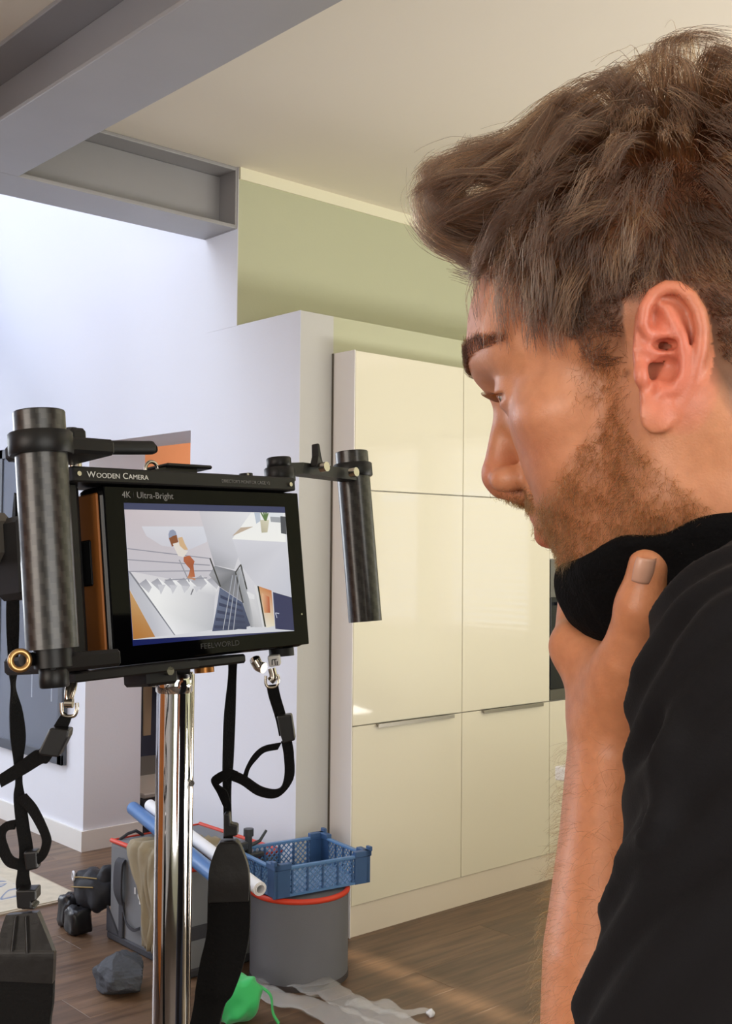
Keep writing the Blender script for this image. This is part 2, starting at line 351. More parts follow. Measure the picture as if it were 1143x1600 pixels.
# ------------------------------------------------------------------ things on the floor and in the hall
# framed dark glass picture on the white wall
pic = thing('framed_picture', (2.679, 5.175, .385), 'dark grey glazed picture in a thin frame on the white wall behind the handle', 'picture')
dk = mat('picture_frame', (84, 88, 96), .4)
gl = mat('picture_glass', (112, 118, 130), .14, noise=.12, nscale=2.0)
MB().box((-.018, .0, 0), (-.0005, .78, 1.6)).build('backing', dk, pic)
o = MB()
for a, b_ in (((-.03, 0, 0), (-.018, .045, 1.6)), ((-.03, .735, 0), (-.018, .78, 1.6)), ((-.03, 0, 0), (-.018, .78, .05)), ((-.03, 0, 1.55), (-.018, .78, 1.6))): o.box(a, b_, .002)
o.build('frame', dk, pic); MB().box((-.022, .045, .05), (-.0182, .735, 1.55)).build('pane', gl, pic)
sk = MB()
for z in (.52, .62): sk.box((-.0228, .12, z), (-.0221, .36, z + .012))
for y in (.12, .34): sk.box((-.0228, y, .30), (-.0221, y + .012, .63))
sk.build('chair_reflection', mat('reflection_line', (158, 164, 176), .4), pic)  # chair's reflection in the glass, laid on as pale bars
# rug
rugm = bpy.data.materials.new('rug_pattern'); rugm.use_nodes = True; t = rugm.node_tree; b = t.nodes['Principled BSDF']; b.inputs['Roughness'].default_value = .95
tc = t.nodes.new('ShaderNodeTexCoord'); vo = t.nodes.new('ShaderNodeTexVoronoi'); vo.inputs['Scale'].default_value = 4.2; vo.feature = 'DISTANCE_TO_EDGE'
wv = t.nodes.new('ShaderNodeTexWave'); wv.wave_type = 'RINGS'; wv.inputs['Scale'].default_value = 2.2; wv.inputs['Distortion'].default_value = 5; wv.inputs['Detail'].default_value = 2
t.links.new(tc.outputs['Object'], vo.inputs['Vector']); t.links.new(tc.outputs['Object'], wv.inputs['Vector'])
ma = t.nodes.new('ShaderNodeMath'); ma.operation = 'MULTIPLY'; t.links.new(wv.outputs['Fac'], ma.inputs[0]); mr = t.nodes.new('ShaderNodeMapRange'); mr.inputs[1].default_value = .02; mr.inputs[2].default_value = .10; t.links.new(vo.outputs['Distance'], mr.inputs[0]); t.links.new(mr.outputs[0], ma.inputs[1])
cr = t.nodes.new('ShaderNodeValToRGB'); cr.color_ramp.interpolation = 'EASE'
cr.color_ramp.elements[0].position = .18; cr.color_ramp.elements[0].color = lin((190, 184, 170)); cr.color_ramp.elements[1].position = .34; cr.color_ramp.elements[1].color = lin((108, 122, 150))
e = cr.color_ramp.elements.new(.86); e.color = lin((188, 182, 170)); t.links.new(ma.outputs[0], cr.inputs[0]); t.links.new(cr.outputs[0], b.inputs['Base Color'])
rug = thing('patterned_rug', (2.317, 4.345, 0), 'beige rug with a faded blue medallion pattern lying at the left', 'rug')
MB().box((-1.92, .13, .0005), (-.13, 2.0, .010)).build('field', rugm, rug)
bm_ = MB()
for a, b_ in (((-2.05, 0, .0005), (0, .13, .0095)), ((-2.05, 2.0, .0005), (0, 2.13, .0095)), ((-2.05, .13, .0005), (-1.92, 2.0, .0095)), ((-.13, .13, .0005), (0, 2.0, .0095))): bm_.box(a, b_)
bm_.build('border', mat('rug_border', (188, 180, 162), .95, noise=.22, nscale=24), rug)
MB().box((-2.06, -.012, .0005), (.012, 2.142, .006)).build('binding', mat('rug_binding', (176, 164, 146), .95), rug)

# grey soft equipment case with orange piping
case_m = mat('case_fabric', (116, 118, 122), .75, bump=.2, bscale=260, noise=.06, nscale=9)
case_d = mat('case_trim', (56, 56, 62), .8, bump=.3, bscale=400); orange_m = mat('orange_piping', (206, 58, 30), .5)
bag = thing('equipment_case', (2.165, 3.83, 0), 'grey soft equipment case with orange piping round its lid, behind the chrome pole', 'case')
o = MB().box((0, -.54, .012), (.40, 0, .362), .012).build('body', case_m, bag); bevel(o, .008)
pth = [(.004, -.006, .362), (.004, -.534, .362), (.396, -.534, .362), (.396, -.006, .362)]
MB().tube(smooth_path(np.array([pth[0], (.002, -.27, .364), pth[1]]), 4), .0085, 10).build('piping', orange_m, bag)
MB().tube([pth[1], pth[2]], .0085, 10).build('piping', orange_m, bag); MB().tube([pth[3], pth[0]], .004, 8).build('piping', orange_m, bag); MB().tube([pth[2], pth[3]], .0085, 10).build('piping', orange_m, bag)
MB().box((-.006, -.546, 0), (.406, .004, .03), .006).build('base_rim', case_d, bag)
for pts_ in ([(-.0075, .002, .03), (-.0075, -.085, .03), (-.0075, .002, .12)], [(-.0075, -.542, .03), (-.0075, -.455, .03), (-.0075, -.542, .12)]):
    MB().prism(pts_, (.008, 0, 0)).build('corner_guard', case_d, bag)
MB().box((-.010, -.118, .03), (-.001, -.088, .16), .002).build('strap', case_d, bag)
h = MB(); h.ribbon([(-.006, -.128, .315), (-.02, -.130, .29), (-.022, -.130, .20), (-.008, -.116, .15)], [(-.006, -.082, .315), (-.02, -.078, .29), (-.022, -.078, .20), (-.008, -.090, .15)], .008, 6); h.build('handle', case_d, bag)
MB().ribbon([(-.008, -.11, .15), (-.012, -.15, .10), (-.014, -.20, .088), (-.008, -.235, .10)], [(-.008, -.11, .138), (-.012, -.15, .088), (-.014, -.20, .076), (-.008, -.235, .088)], .003).build('loop_strap', case_d, bag)
MB().box((-.004, -.546, .125), (.404, -.5395, .172), .002).build('lower_band', case_d, bag)
logo = mat('white_print', (226, 226, 226), .6)
lg = MB(); lg.box((-.0018, -.193, .205), (-.0003, -.185, .228)); lg.ring((-.001, -.224, .205), (1, 0, 0), .011, .0035, 20, 6); lg.box((-.0018, -.227, .176), (-.0003, -.220, .222)); lg.box((-.0018, -.250, .19), (-.0003, -.238, .196)); lg.build('logo', logo, bag)
cr_ = MB(); cr_.tube([(.03, -.02, .362), (.06, -.03, .382), (.10, -.02, .384), (.13, -.02, .364)], .006, 8); cr_.build('grab_loop', case_d, bag)

# beige cloth hung over the case
P = []
for i in range(46):
    row = []
    s = i / 45 * .52
    for j in range(30):
        w = j / 29
        if s < .22: x, z = 2.165 + .235 - s * 1.07 + .0, .378
        else: x, z = 2.150 - .006 * math.sin((s - .2) * 9), .372 - (s - .22) * 1.08
        half = .5 + .0 * s
        yl = 3.625 - .22 * w - .075 * min(1, max(0, (s - .25) / .15)) * (1 - w)
        if s < .22: yl = 3.66 - .30 * w
        else:
            k_ = min(1, (s - .22) / .1); yl = yl * k_ + (3.66 - .30 * w) * (1 - k_)
        f = .011 * math.sin(w * 10 + 9 * s + 1.5 * math.sin(s * 9 + w * 3)) + .007 * math.sin(w * 21 - 16 * s + 1.0) + .004 * math.sin(w * 37 + 24 * s)
        row.append((x - (abs(f) if s > .2 else 0), yl + .004 * math.sin(s * 30 + w * 9), z + (abs(f) * 1.6 if s < .24 else 0)))
    P.append(row)
P = np.array(P); cl = MB(); cl.grid(P); o = cl.build('draped_cloth', mat('beige_cloth', (146, 134, 110), .9, bump=.4, bscale=180, noise=.10, nscale=14)); md = o.modifiers.new('thickness', 'SOLIDIFY'); md.thickness = .004; md.offset = 1
tag(o, 'crumpled beige cloth draped over the grey equipment case beside the pole', 'cloth')

# blue foil roll and white paper roll lying across case and bin
def roll(name, p, q, r, m, label, inner, hollow=True):
    p, q = np.array(p), np.array(q); d = _n(q - p); o = thing(name, p, label, 'roll')
    b_ = MB(); L = np.linalg.norm(q - p); u = _n(np.cross(d, (0, 0, 1))); w = np.cross(u, d)
    n = 40; pts = [(r, 0), (r, L), (r * .72, L), (r * .72, 0)]
    V = []; F = []
    for rr, s_ in pts:
        for k in range(n): a = 2 * PI * k / n; V.append(d * s_ + rr * (math.cos(a) * u + math.sin(a) * w))
    for a in range(4):
        for k in range(n): F.append((a * n + k, a * n + (k + 1) % n, ((a + 1) % 4) * n + (k + 1) % n, ((a + 1) % 4) * n + k))
    b_.add(V, F, False); x = b_.build('sheet', m, o); x.modifiers.new('e', 'EDGE_SPLIT').split_angle = .7
    x.data.polygons.foreach_set('use_smooth', [True] * len(x.data.polygons))
    c_ = MB(); ri = r * .70
    V = []; F = []
    for rr, s_ in ((ri, -.004), (ri, L + .004), (ri * .86, L + .004), (ri * .86, -.004)):
        for k in range(n): a = 2 * PI * k / n; V.append(d * s_ + rr * (math.cos(a) * u + math.sin(a) * w))
    for a in range(4):
        for k in range(n): F.append((a * n + k, a * n + (k + 1) % n, ((a + 1) % 4) * n + (k + 1) % n, ((a + 1) % 4) * n + k))
    c_.add(V, F); c_.build('core', inner, o)
    return o
blue_m = mat('blue_foil', (66, 112, 168), .35); paper = mat('white_paper', (226, 226, 228), .6); card = mat('cardboard', (196, 160, 120), .8)
roll('blue_roll', at(208, 1263, 4.52), at(352, 1381, 3.56), .026, blue_m, 'long blue roll lying diagonally over the grey case, below the white roll', card)
roll('paper_roll', at(234, 1258, 4.42), at(406, 1389, 3.56), .022, paper, 'long white paper roll lying above the blue roll, its end at the blue crate', paper)

# round grey bin with a red rim
bc = np.array([2.478, 3.085]); br = .168
bin_ = thing('round_bin', (bc[0], bc[1], 0), 'round grey fabric bin with a red rim carrying the blue crate', 'bin')
bm_ = mat('bin_fabric', (104, 105, 110), .8, bump=.25, bscale=300, noise=.05, nscale=10)
MB().cyl((0, 0, .018), (0, 0, .29), br, 64).build('body', bm_, bin_); MB().cyl((0, 0, 0), (0, 0, .018), br + .002, 64).build('base_rim', mat('bin_base', (66, 60, 60), .8), bin_)
o = MB(); o.ring((0, 0, .293), (0, 0, 1), br - .003, .0095, 64, 10); o.build('rim', orange_m, bin_)
MB().cyl((0, 0, .289), (0, 0, .296), br - .004, 48).build('lid', bm_, bin_)
# blue mesh crate
def zpl(px, py, z):
    d = at(px, py, 1) - C0; return C0 + d * ((z - CH) / d[2])
k0, k1 = zpl(431, 1405, .304), zpl(572, 1379, .304); k3 = zpl(388, 1384, .304)
ux = _n(np.append((k1 - k0)[:2], 0)); uy = np.array([-ux[1], ux[0], 0]); LX = np.linalg.norm(k1 - k0); LY = .30; HZ = .112
cr8 = thing('mesh_crate', k0, 'blue plastic mesh crate standing on the round grey bin', 'crate', M=np.array([[*(ux[0], uy[0], 0), k0[0]], [ux[1], uy[1], 0, k0[1]], [0, 0, 1, .3045], [0, 0, 0, 1]]))
cb = mat('crate_blue', (82, 122, 168), .4); cbd = mat('crate_blue_dark', (52, 84, 126), .45)
def lattice(o_, a, b_, nx, ny, th, L, H):
    m_ = MB(); a, b_, o_ = map(np.array, (a, b_, o_)); nrm = np.cross(a, b_)
    def bar(p, q):
        p, q = np.array(p), np.array(q); d = _n(q - p); s_ = np.array([-d[1], d[0]]) * th / 2
        c = [p - s_, q - s_, q + s_, p + s_]; V = [o_ + a * x + b_ * y + nrm * z for z in (-th * .4, th * .4) for x, y in c]
        m_.add(V, [(0, 1, 2, 3), (7, 6, 5, 4), (0, 4, 5, 1), (1, 5, 6, 2), (2, 6, 7, 3), (3, 7, 4, 0)])
    step = L / nx
    for sgn in (1, -1):
        k = -int(H / step) - 1 if sgn > 0 else 0
        for k in range(-int(H / step) - 2, nx + int(H / step) + 3):
            x0 = k * step; pts = []
            lo, hi = max(0, (0 - x0) * sgn if sgn > 0 else x0 - L), min(H, (L - x0) if sgn > 0 else x0)
            lo = max(0, lo)
            if hi - lo > .004: bar((x0 + sgn * lo, lo), (x0 + sgn * hi, hi))
    return m_
for nm, o_, a, L in (('front', (0, 0, .004), (1, 0, 0), LX), ('back', (0, LY, .004), (1, 0, 0), LX), ('left', (0, 0, .004), (0, 1, 0), LY), ('right', (LX, 0, .004), (0, 1, 0), LY)):
    o = lattice(o_, a, (0, 0, 1), int(L / .019), 0, .0036, L, HZ - .022).build('side_lattice', cb, cr8); o['kind'] = 'stuff'
    rb = MB(); A = np.array(a); O_ = np.array(o_); N_ = np.cross(A, (0, 0, 1))
    for k in range(1, 6):
        c = O_ + A * L * k / 6; rb = MB(); rb.box(c - np.abs(A) * .003 - np.abs(N_) * .004, c + np.abs(A) * .003 + np.abs(N_) * .004 + np.array([0, 0, HZ - .03])); rb.build('rib', cbd, cr8)
    rl = MB(); c = O_ + np.array([0, 0, HZ - .026]); rl.box(c - np.abs(N_) * .008, c + A * L + np.abs(N_) * .008 + np.array([0, 0, .009]), .0015); rl.build('rail', cb, cr8); rl = MB(); c = O_ - np.array([0, 0, .003]); rl.box(c - np.abs(N_) * .005, c + A * L + np.abs(N_) * .005 + np.array([0, 0, .008]))
    rl.build('rail', cb, cr8)
o = lattice((0, 0, .004), (1, 0, 0), (0, 1, 0), int(LX / .016), 0, .0055, LX, LY).build('base_lattice', mat('crate_blue_skylit', (150, 178, 214), .2), cr8); o['kind'] = 'stuff'  # sky reflected in the base is put into this lighter blue
for (x, y) in ((0, 0), (LX, 0), (0, LY), (LX, LY)):
    sx, sy = (1 if x == 0 else -1), (1 if y == 0 else -1); p = MB()
    p.box((x - sx * .012, y - sy * .006, 0), (x + sx * .05, y + sy * .004, HZ - .012), .001); p.box((x - sx * .006, y - sy * .006, 0), (x + sx * .004, y + sy * .05, HZ - .012), .001)
    p.box((x - sx * .014, y - sy * .012, HZ - .02), (x + sx * .052, y + sy * .010, HZ), .002); p.box((x - sx * .012, y - sy * .012, HZ - .02), (x + sx * .010, y + sy * .052, HZ), .002)
    p.box((x - sx * .016, y - sy * .014, HZ - .004), (x - sx * .004, y + sy * .012, HZ + .012), .002)
    p.build('corner_post', cbd, cr8)

# dark clamps lying behind the crate on the case
gd = mat('dark_metal', (58, 60, 64), .4, .3)
cx_ = at(388, 1312, 4.02); cx_[2] = .366
ck = thing('grip_clamp', cx_, 'small dark grip clamp with a wing lever standing behind the blue crate', 'clamp')
MB().box((-.03, -.03, 0), (.05, .03, .018), .004).build('base', gd, ck); MB().cyl((.0, 0, .018), (0, 0, .085), .013, 16).cyl((0, 0, .075), (0, 0, .10), .018, 16).build('post', gd, ck)
MB().box((-.05, -.02, .03), (-.012, .02, .06), .005).build('jaw', gd, ck); MB().tube([(.01, 0, .04), (.05, .0, .05), (.078, 0, .082)], [.008, .006, .005], 10).build('lever', gd, ck)

# black case in the doorway
p = at(226, 1290, 5.0)
bx = thing('black_case', (3.05, 5.06, 0), 'black box with pale top edge standing in the doorway behind the rolls', 'case')
MB().box((0, 0, 0), (.36, .42, .185), .008).build('body', mat('black_case_side', (44, 44, 52), .5), bx); MB().box((-.004, -.004, .187), (.364, .424, .212), .006).build('lid', mat('case_lid_grey', (150, 146, 140), .6), bx)
MB().tube([(-.002, .14, .12), (-.02, .15, .12), (-.02, .27, .12), (-.002, .28, .12)], .007, 8).build('handle', gd, bx)
# coat rack in the hall with coats
rack = thing('coat_rack', (3.0, 5.749, 0), 'tall grey coat rack panel in the hall behind the doorway', 'coat rack')
MB().box((0.0, -.03, .0), (1.0, 0, 1.78)).build('back_panel', mat('rack_grey', (124, 122, 118), .7), rack)
rl = MB().box((.02, -.05, 1.62), (.98, -.03, 1.70), .003).build('rail', gd, rack)
for k in range(6): MB().tube([(.1 + k * .16, -.05, 1.66), (.1 + k * .16, -.10, 1.65), (.1 + k * .16, -.11, 1.70)], .006, 8).build('hook', gd, rack)
def hang(name, x, w, z0, z1, d, m, label, cat, extra=None):
    o = thing(name, (x, 5.60, z0), label, cat); P = []
    for i in range(26):
        v = i / 25; row = []
        for j in range(29):
            a = 2 * PI * j / 28; ww = w * (.55 + .45 * min(1, v * 3.5) if v < .3 else 1) * (1 + .05 * math.sin(5 * a + 9 * v)); dd = d * (1 + .18 * math.sin(7 * a + 4 * v))
            row.append((ww * math.cos(a), dd * math.sin(a), (z1 - z0) * (1 - v)))
        P.append(row)
    b_ = MB(); b_.grid(np.array(P)); b_.add(P[0][:-1], [tuple(range(28))]); b_.add(P[-1][:-1], [tuple(range(28))]); b_.build('body', m, o); return o
navy = mat('navy_coat', (40, 44, 62), .85, noise=.12, nscale=12); tan = mat('tan_scarf', (142, 124, 100), .9); olive = mat('olive_coat', (74, 72, 62), .9)
o = hang('dark_coat', 3.38, .19, .30, 1.30, .05, navy, 'dark navy coat hanging in the hall behind the doorway', 'coat'); MB().tube([(-.10, -.04, .88), (-.14, -.055, .4)], [.03, .035], 10).tube([(.10, -.04, .88), (.14, -.055, .38)], [.03, .035], 10).build('sleeve', navy, o)
sc = MB(); sc.ribbon([(3.31, 5.53, 1.25), (3.315, 5.525, .8), (3.32, 5.525, .42)], [(3.37, 5.53, 1.25), (3.37, 5.525, .8), (3.365, 5.525, .42)], .01); tag(sc.build('scarf', tan), 'tan scarf hanging down over the navy coat in the hall', 'scarf')
g_ = MB(); n = 20; P = [[(.10 * math.sin(t) * math.cos(a), .05 * math.sin(t) * math.sin(a), .12 * math.cos(t) * (1 if t < 1.6 else .4)) for a in np.linspace(0, 2 * PI, n)] for t in np.linspace(0.02, PI - .02, 12)]
hat = thing('felt_cap', (3.44, 5.44, .76), 'green and cream cap hanging in front of the dark coat in the hall', 'cap'); g_.grid(np.array(P)); g_.build('cap_body', mat('green_felt', (72, 124, 66), .9), hat); MB().cyl((0, -.0, -.065), (0, 0, -.04), .11, 28).build('band', mat('cap_cream', (196, 190, 170), .9), hat)

# black pouches with a ring beside the case
leather = mat('black_leather', (26, 26, 30), .35, bump=.25, bscale=60); nyl = mat('black_nylon', (30, 31, 38), .7, bump=.3, bscale=300)
def blob(b_, c, r, seed, amp=.12, n=20, sq=1.0, f=6):
    T = np.linspace(.02, PI - .02, n); A = np.linspace(0, 2 * PI, n * 2 + 1); t, a = np.meshgrid(T, A, indexing='ij')
    sg = lambda v: np.sign(v) * np.abs(v) ** sq
    D = np.stack([sg(np.sin(t)) * sg(np.cos(a)), sg(np.sin(t)) * sg(np.sin(a)), sg(np.cos(t))], -1)
    nn = noise3(D, seed, 3, f / 6); nn[:, -1] = nn[:, 0]
    return b_.grid(np.array(c) + D * np.array(r) * (1 + amp * nn)[..., None])
po = at(150, 1450, 4.36); po[2] = 0
tp = thing('tool_pouch', (2.17, 3.96, 0), 'black leather tool pouch with yellow piping and a steel ring, lying beside the grey case', 'tool bag')
b_ = MB(); blob(b_, (0, -.01, .150), (.06, .095, .075), 3, .14, 22, .75); b_.build('body', nyl, tp)
b_ = MB(); blob(b_, (-.045, .085, .06), (.046, .038, .060), 5, .14, 20, .5); b_.build('pocket', leather, tp)
b_ = MB(); blob(b_, (-.065, -.01, .050), (.044, .042, .050), 6, .14, 20, .5); b_.build('pocket', leather, tp)
b_ = MB(); b_.tube(smooth_path(np.array([(-.052, .06, .19), (-.055, .0, .205), (-.035, -.09, .215)])), .0025, 8); b_.tube(smooth_path(np.array([(-.064, .05, .16), (-.066, 0, .17), (-.05, -.09, .185)])), .0025, 8); b_.build('piping', mat('yellow_piping', (140, 116, 60), .6), tp)
b_ = MB(); b_.ring((-.050, .062, .195), (1, -.3, 0), .016, .0045, 20, 8); b_.build('ring', mat('white_ring', (214, 216, 222), .3), tp)
b_ = MB(); blob(b_, (.03, -.07, .20), (.05, .03, .05), 8, .15, 14, .8); b_.build('flap', nyl, tp)
# dark rock
rk = MB(); rng = np.random.default_rng(11); T = np.linspace(.02, PI - .02, 40); A = np.linspace(0, 2 * PI, 81); t, a = np.meshgrid(T, A, indexing='ij'); D = np.stack([np.sin(t) * np.cos(a), np.sin(t) * np.sin(a), np.cos(t)], -1)
rad = np.full(D.shape[:2], 10.0)
for k in range(26):
    n_ = _n(rng.normal(size=3)); h_ = rng.uniform(.62, .95); rad = np.minimum(rad, h_ / np.maximum(D @ n_, .08))
rad = np.minimum(rad, 1.25); nn = noise3(D * rad[..., None], 4, 4, 1.6); nn[:, -1] = nn[:, 0]; rad = rad * (1 + .07 * nn)
rad[:, -1] = rad[:, 0]
Pk = D * rad[..., None] * np.array([.098, .125, .092]); Pk[..., 2] = np.maximum(Pk[..., 2], -.052) + .052
Pk[..., 2] *= 1 + .25 * (Pk[..., 0] - Pk[..., 1]) / .1 * .3
rk.grid(Pk, False); o = rk.build('rock', mat('slate_rock', (64, 67, 74), .8, bump=.9, bscale=40, noise=.3, nscale=16)); o.location = (1.94, 3.355, 0); o.rotation_euler = (0, 0, .2)
tag(o, 'jagged dark grey rock lying on the wooden floor at lower left', 'rock')
# green cloth bag
gr = mat('green_cloth', (52, 190, 104), .7, sheen=.2)
gb_ = thing('green_bag', (2.085, 2.905, 0), 'crumpled bright green cloth bag on the floor behind the right strap pad', 'bag')
b_ = MB(); blob(b_, (0, 0, .070), (.065, .078, .072), 21, .10, 60, .8, 3.5)
Vg = np.array(b_.v); rd = 1 - np.abs(noise3(Vg, 5, 2, 7)) ; b_.v = [tuple(p) for p in (Vg - np.array([0, 0, .07])) * (1 + .22 * (rd - .6))[:, None] * np.array([1, 1, .95]) + np.array([0, 0, .07])]; b_.build('body', gr, gb_); MB().ribbon([(.05, -.04, .11), (.075, -.075, .08), (.075, -.09, .03), (.075, -.12, .006)], [(.06, -.03, .11), (.087, -.065, .08), (.087, -.08, .03), (.087, -.11, .006)], .003).build('strap', gr, gb_)
# clear plastic wrap on the floor
plm = bpy.data.materials.new('clear_film'); plm.use_nodes = True; t = plm.node_tree; b = t.nodes['Principled BSDF']; b.inputs['Base Color'].default_value = lin((225, 225, 225)); b.inputs['Roughness'].default_value = .16
b.inputs['Alpha'].default_value = .24
def film(pl_, wl, seed):
    c = np.array([zpl(x, y, 0.0) for x, y in pl_]); c = smooth_path(c, 10); w = np.interp(np.linspace(0, 1, len(c)), np.linspace(0, 1, len(wl)), wl)
    T = np.gradient(c, axis=0); T /= np.linalg.norm(T, axis=1, keepdims=True); Sd = np.cross(T, (0, 0, 1)); n = 17; P = []
    for i in range(len(c)):
        row = []
        for j in range(n):
            a = 2 * PI * j / (n - 1); row.append(c[i] + Sd[i] * w[i] * math.cos(a) + np.array([0, 0, .004 + .016 * (w[i] / .06) * (1 + math.sin(a)) ])) 
        P.append(row)
    P = np.array(P); nn = noise3(P, seed, 4, 9); nn[:, -1] = nn[:, 0]; P[..., 2] = np.maximum(.002, P[..., 2] + .009 * nn); P[..., :2] += .006 * nn[..., None]; P[:, -1] = P[:, 0]
    return MB().grid(P)
fl = film([(396, 1546), (430, 1537), (500, 1552), (560, 1582), (660, 1622)], [.035, .055, .06, .045, .05], 1).build('plastic_film', plm)
tag(fl, 'crumpled clear plastic film lying on the floor in front of the round bin', 'plastic film')
MBf = film([(400, 1552), (450, 1572), (520, 1594), (600, 1640)], [.03, .05, .06, .07], 2).build('fold', plm, fl)
MBf = film([(540, 1572), (590, 1578), (630, 1588), (676, 1584)], [.02, .04, .03, .012], 3).build('fold', plm, fl)
b_ = MB(); q = zpl(672, 1583, .01); blob(b_, q, (.014, .012, .012), 2, .3, 10); b_.build('twisted_end', mat('film_knot', (226, 228, 232), .2), fl)
# ------------------------------------------------------------------ the monitor in its cage (local axes: x right, y away, z up)
MA = np.array([[.991, -.128, -.031], [.131, .986, .101], [.017, -.104, .994]]); u_, s_, v_ = np.linalg.svd(MA); MA = u_ @ v_
MO = np.array([.458, .671, 1.435]); MM = np.eye(4); MM[:3, :3] = MA; MM[:3, 3] = MO
def m2w(p): return MO + MA @ np.asarray(p, float)
rig = thing('director_monitor', MO, 'black video monitor in a handheld cage with two carbon handles, showing a staircase scene', 'monitor', M=MM)
blk = mat('black_anodised', (11, 11, 12), .42, .0, spec=.3); gls = mat('bezel_gloss', (3, 3, 4), .05, spec=.12); rub = mat('black_rubber', (14, 14, 15), .55, spec=.3)
cfm = bpy.data.materials.new('carbon_fibre'); cfm.use_nodes = True; t = cfm.node_tree; b = t.nodes['Principled BSDF']
tc = t.nodes.new('ShaderNodeTexCoord'); sx = t.nodes.new('ShaderNodeSeparateXYZ'); t.links.new(tc.outputs['Object'], sx.inputs[0])
an = t.nodes.new('ShaderNodeAttribute'); an.attribute_name = 'wrap'
def mth(op, a, b_=None, c=None):
    n = t.nodes.new('ShaderNodeMath'); n.operation = op
    for i, v in enumerate((a, b_, c)):
        if v is None: continue
        if isinstance(v, (int, float)): n.inputs[i].default_value = v
        else: t.links.new(v, n.inputs[i])
    return n.outputs[0]
zc = mth('MULTIPLY', sx.outputs['Z'], 1 / .0032); wc = mth('MULTIPLY', an.outputs['Fac'], 30.0)
# twill: cell (i, j) is over or under as (i + j) mod 4 < 2
ii = mth('FLOOR', zc); jj = mth('FLOOR', wc); tw = mth('LESS_THAN', mth('MODULO', mth('ADD', mth('ADD', ii, jj), 400), 4), 1.5)
mx = t.nodes.new('ShaderNodeMix'); mx.data_type = 'RGBA'; mx.inputs[6].default_value = lin((24, 23, 22)); mx.inputs[7].default_value = lin((44, 42, 40)); t.links.new(tw, mx.inputs[0]); t.links.new(mx.outputs[2], b.inputs['Base Color'])
b.inputs['Roughness'].default_value = .34; b.inputs['Coat Weight'].default_value = .22; b.inputs['Coat Roughness'].default_value = .12
def carbon_tube(name, c, z0, z1, r, par):
    n = 48; V = []; F = []
    for z in (z0, z1):
        for k in range(n): V.append((c[0] + r * math.cos(2 * PI * k / n), c[1] + r * math.sin(2 * PI * k / n), z))
    for k in range(n): F.append((k, (k + 1) % n, n + (k + 1) % n, n + k))
    m_ = MB(); m_.add(V, F, True); m_.add(V[:n], [tuple(range(n))]); m_.add(V[n:], [tuple(range(n))])
    o = m_.build(name, cfm, par, fix=True); me = o.data
    at_ = me.attributes.new('wrap', 'FLOAT', 'CORNER')
    for p in me.polygons:
        for li in p.loop_indices:
            vi = me.loops[li].vertex_index
            k = vi % n
            ks = [me.loops[q].vertex_index % n for q in p.loop_indices]
            if max(ks) - min(ks) > 20 and k == 0: k = n
            at_.data[li].value = k / n
    return o
mon = MB().box((-.092, 0.0, -.0595), (.0925, .030, .0593)).build('monitor_body', mat('monitor_shell', (8, 8, 9), .2, spec=.3), rig); bevel(mon, .007, 4)
fp = MB().box((-.0905, -.0012, -.058), (.091, .0004, .058)).build('front_glass', gls, rig); bevel(fp, .0006, 1)
# monitor side; the orange reflection on it is put into the plate's colour
MB().box((-.0935, .003, -.054), (-.0918, .0285, .054), .001).build('side_plate', mat('orange_reflection', (132, 78, 30), .45, .2), rig)
MB().box((-.0942, .012, -.006), (-.0930, .0295, .024), .001).build('side_clip', blk, rig)
bk = mat('wood_brown', (30, 26, 24), .5)
MB().box((-.115, -.003, .0597), (.0875, .034, .0698), .001).build('cage_top', blk, rig)
MB().box((-.122, -.002, -.0665), (-.02, .034, -.0602), .001).build('cage_bottom', blk, rig)
MB().box((-.116, .006, -.0602), (-.106, .034, .0597), .001).build('cage_side', blk, rig)
MB().box((-.107, .020, -.0602), (-.0945, .034, .0597), .001).build('rear_plate', blk, rig)
MB().box((.094, .010, -.058), (.0965, .030, .0597), .001).build('cage_side', blk, rig)
sl = mat('silver_screw', (190, 186, 176), .25, 1.0); tx = mat('print_white', (196, 196, 192), .6); txd = mat('print_grey', (112, 112, 112), .6); txf = mat('print_faint', (26, 26, 28), .5)
def tm(x, y, z):  # text plane facing the viewer (-y)
    return np.array([[1, 0, 0, x], [0, 0, -1, y], [0, 1, 0, z], [0, 0, 0, 1]])
g = .0046
x = -.1045
for w_, sz in (('W', 1.25), ('OODEN', 1), ('C', 1.25), ('AMERA', 1)):
    o = text('lettering', w_, g * sz, tx, rig, tm(x, -.0032, .0628), sx=1.12); x += max(v.co.x for v in o.data.vertices) - x + (.0005 if sz > 1 else .0024)
text('lettering', "DIRECTOR'S MONITOR CAGE V2", .0033, txd, rig, tm(.011, -.0032, .0634), sx=1.0)
text('lettering', '4K', .0062, txd, rig, tm(-.0765, -.0013, .0505)); text('lettering', 'Ultra-Bright', .0062, txd, rig, tm(-.0645, -.0013, .0505), sx=1.05)
MB().box((-.0672, -.0014, .0508), (-.0669, -.0012, .0548)).build('divider', txf, rig)
text('lettering', 'FEELWORLD', .0052, txf, rig, tm(-.018, -.0013, -.0535), sx=1.25)
for p in ((-.111, .0648), (.081, .0642)): MB().cyl((p[0], -.0045, p[1]), (p[0], -.003, p[1]), .0016, 16).build('screw', sl, rig)
MB().cyl((.085, -.0014, -.035), (.085, -.0010, -.035), .0007, 8).build('status_light', sl, rig)
MB().cyl((.0735, .012, -.0595), (.0735, .012, -.0655), .0095, 24).build('knob', rub, rig)
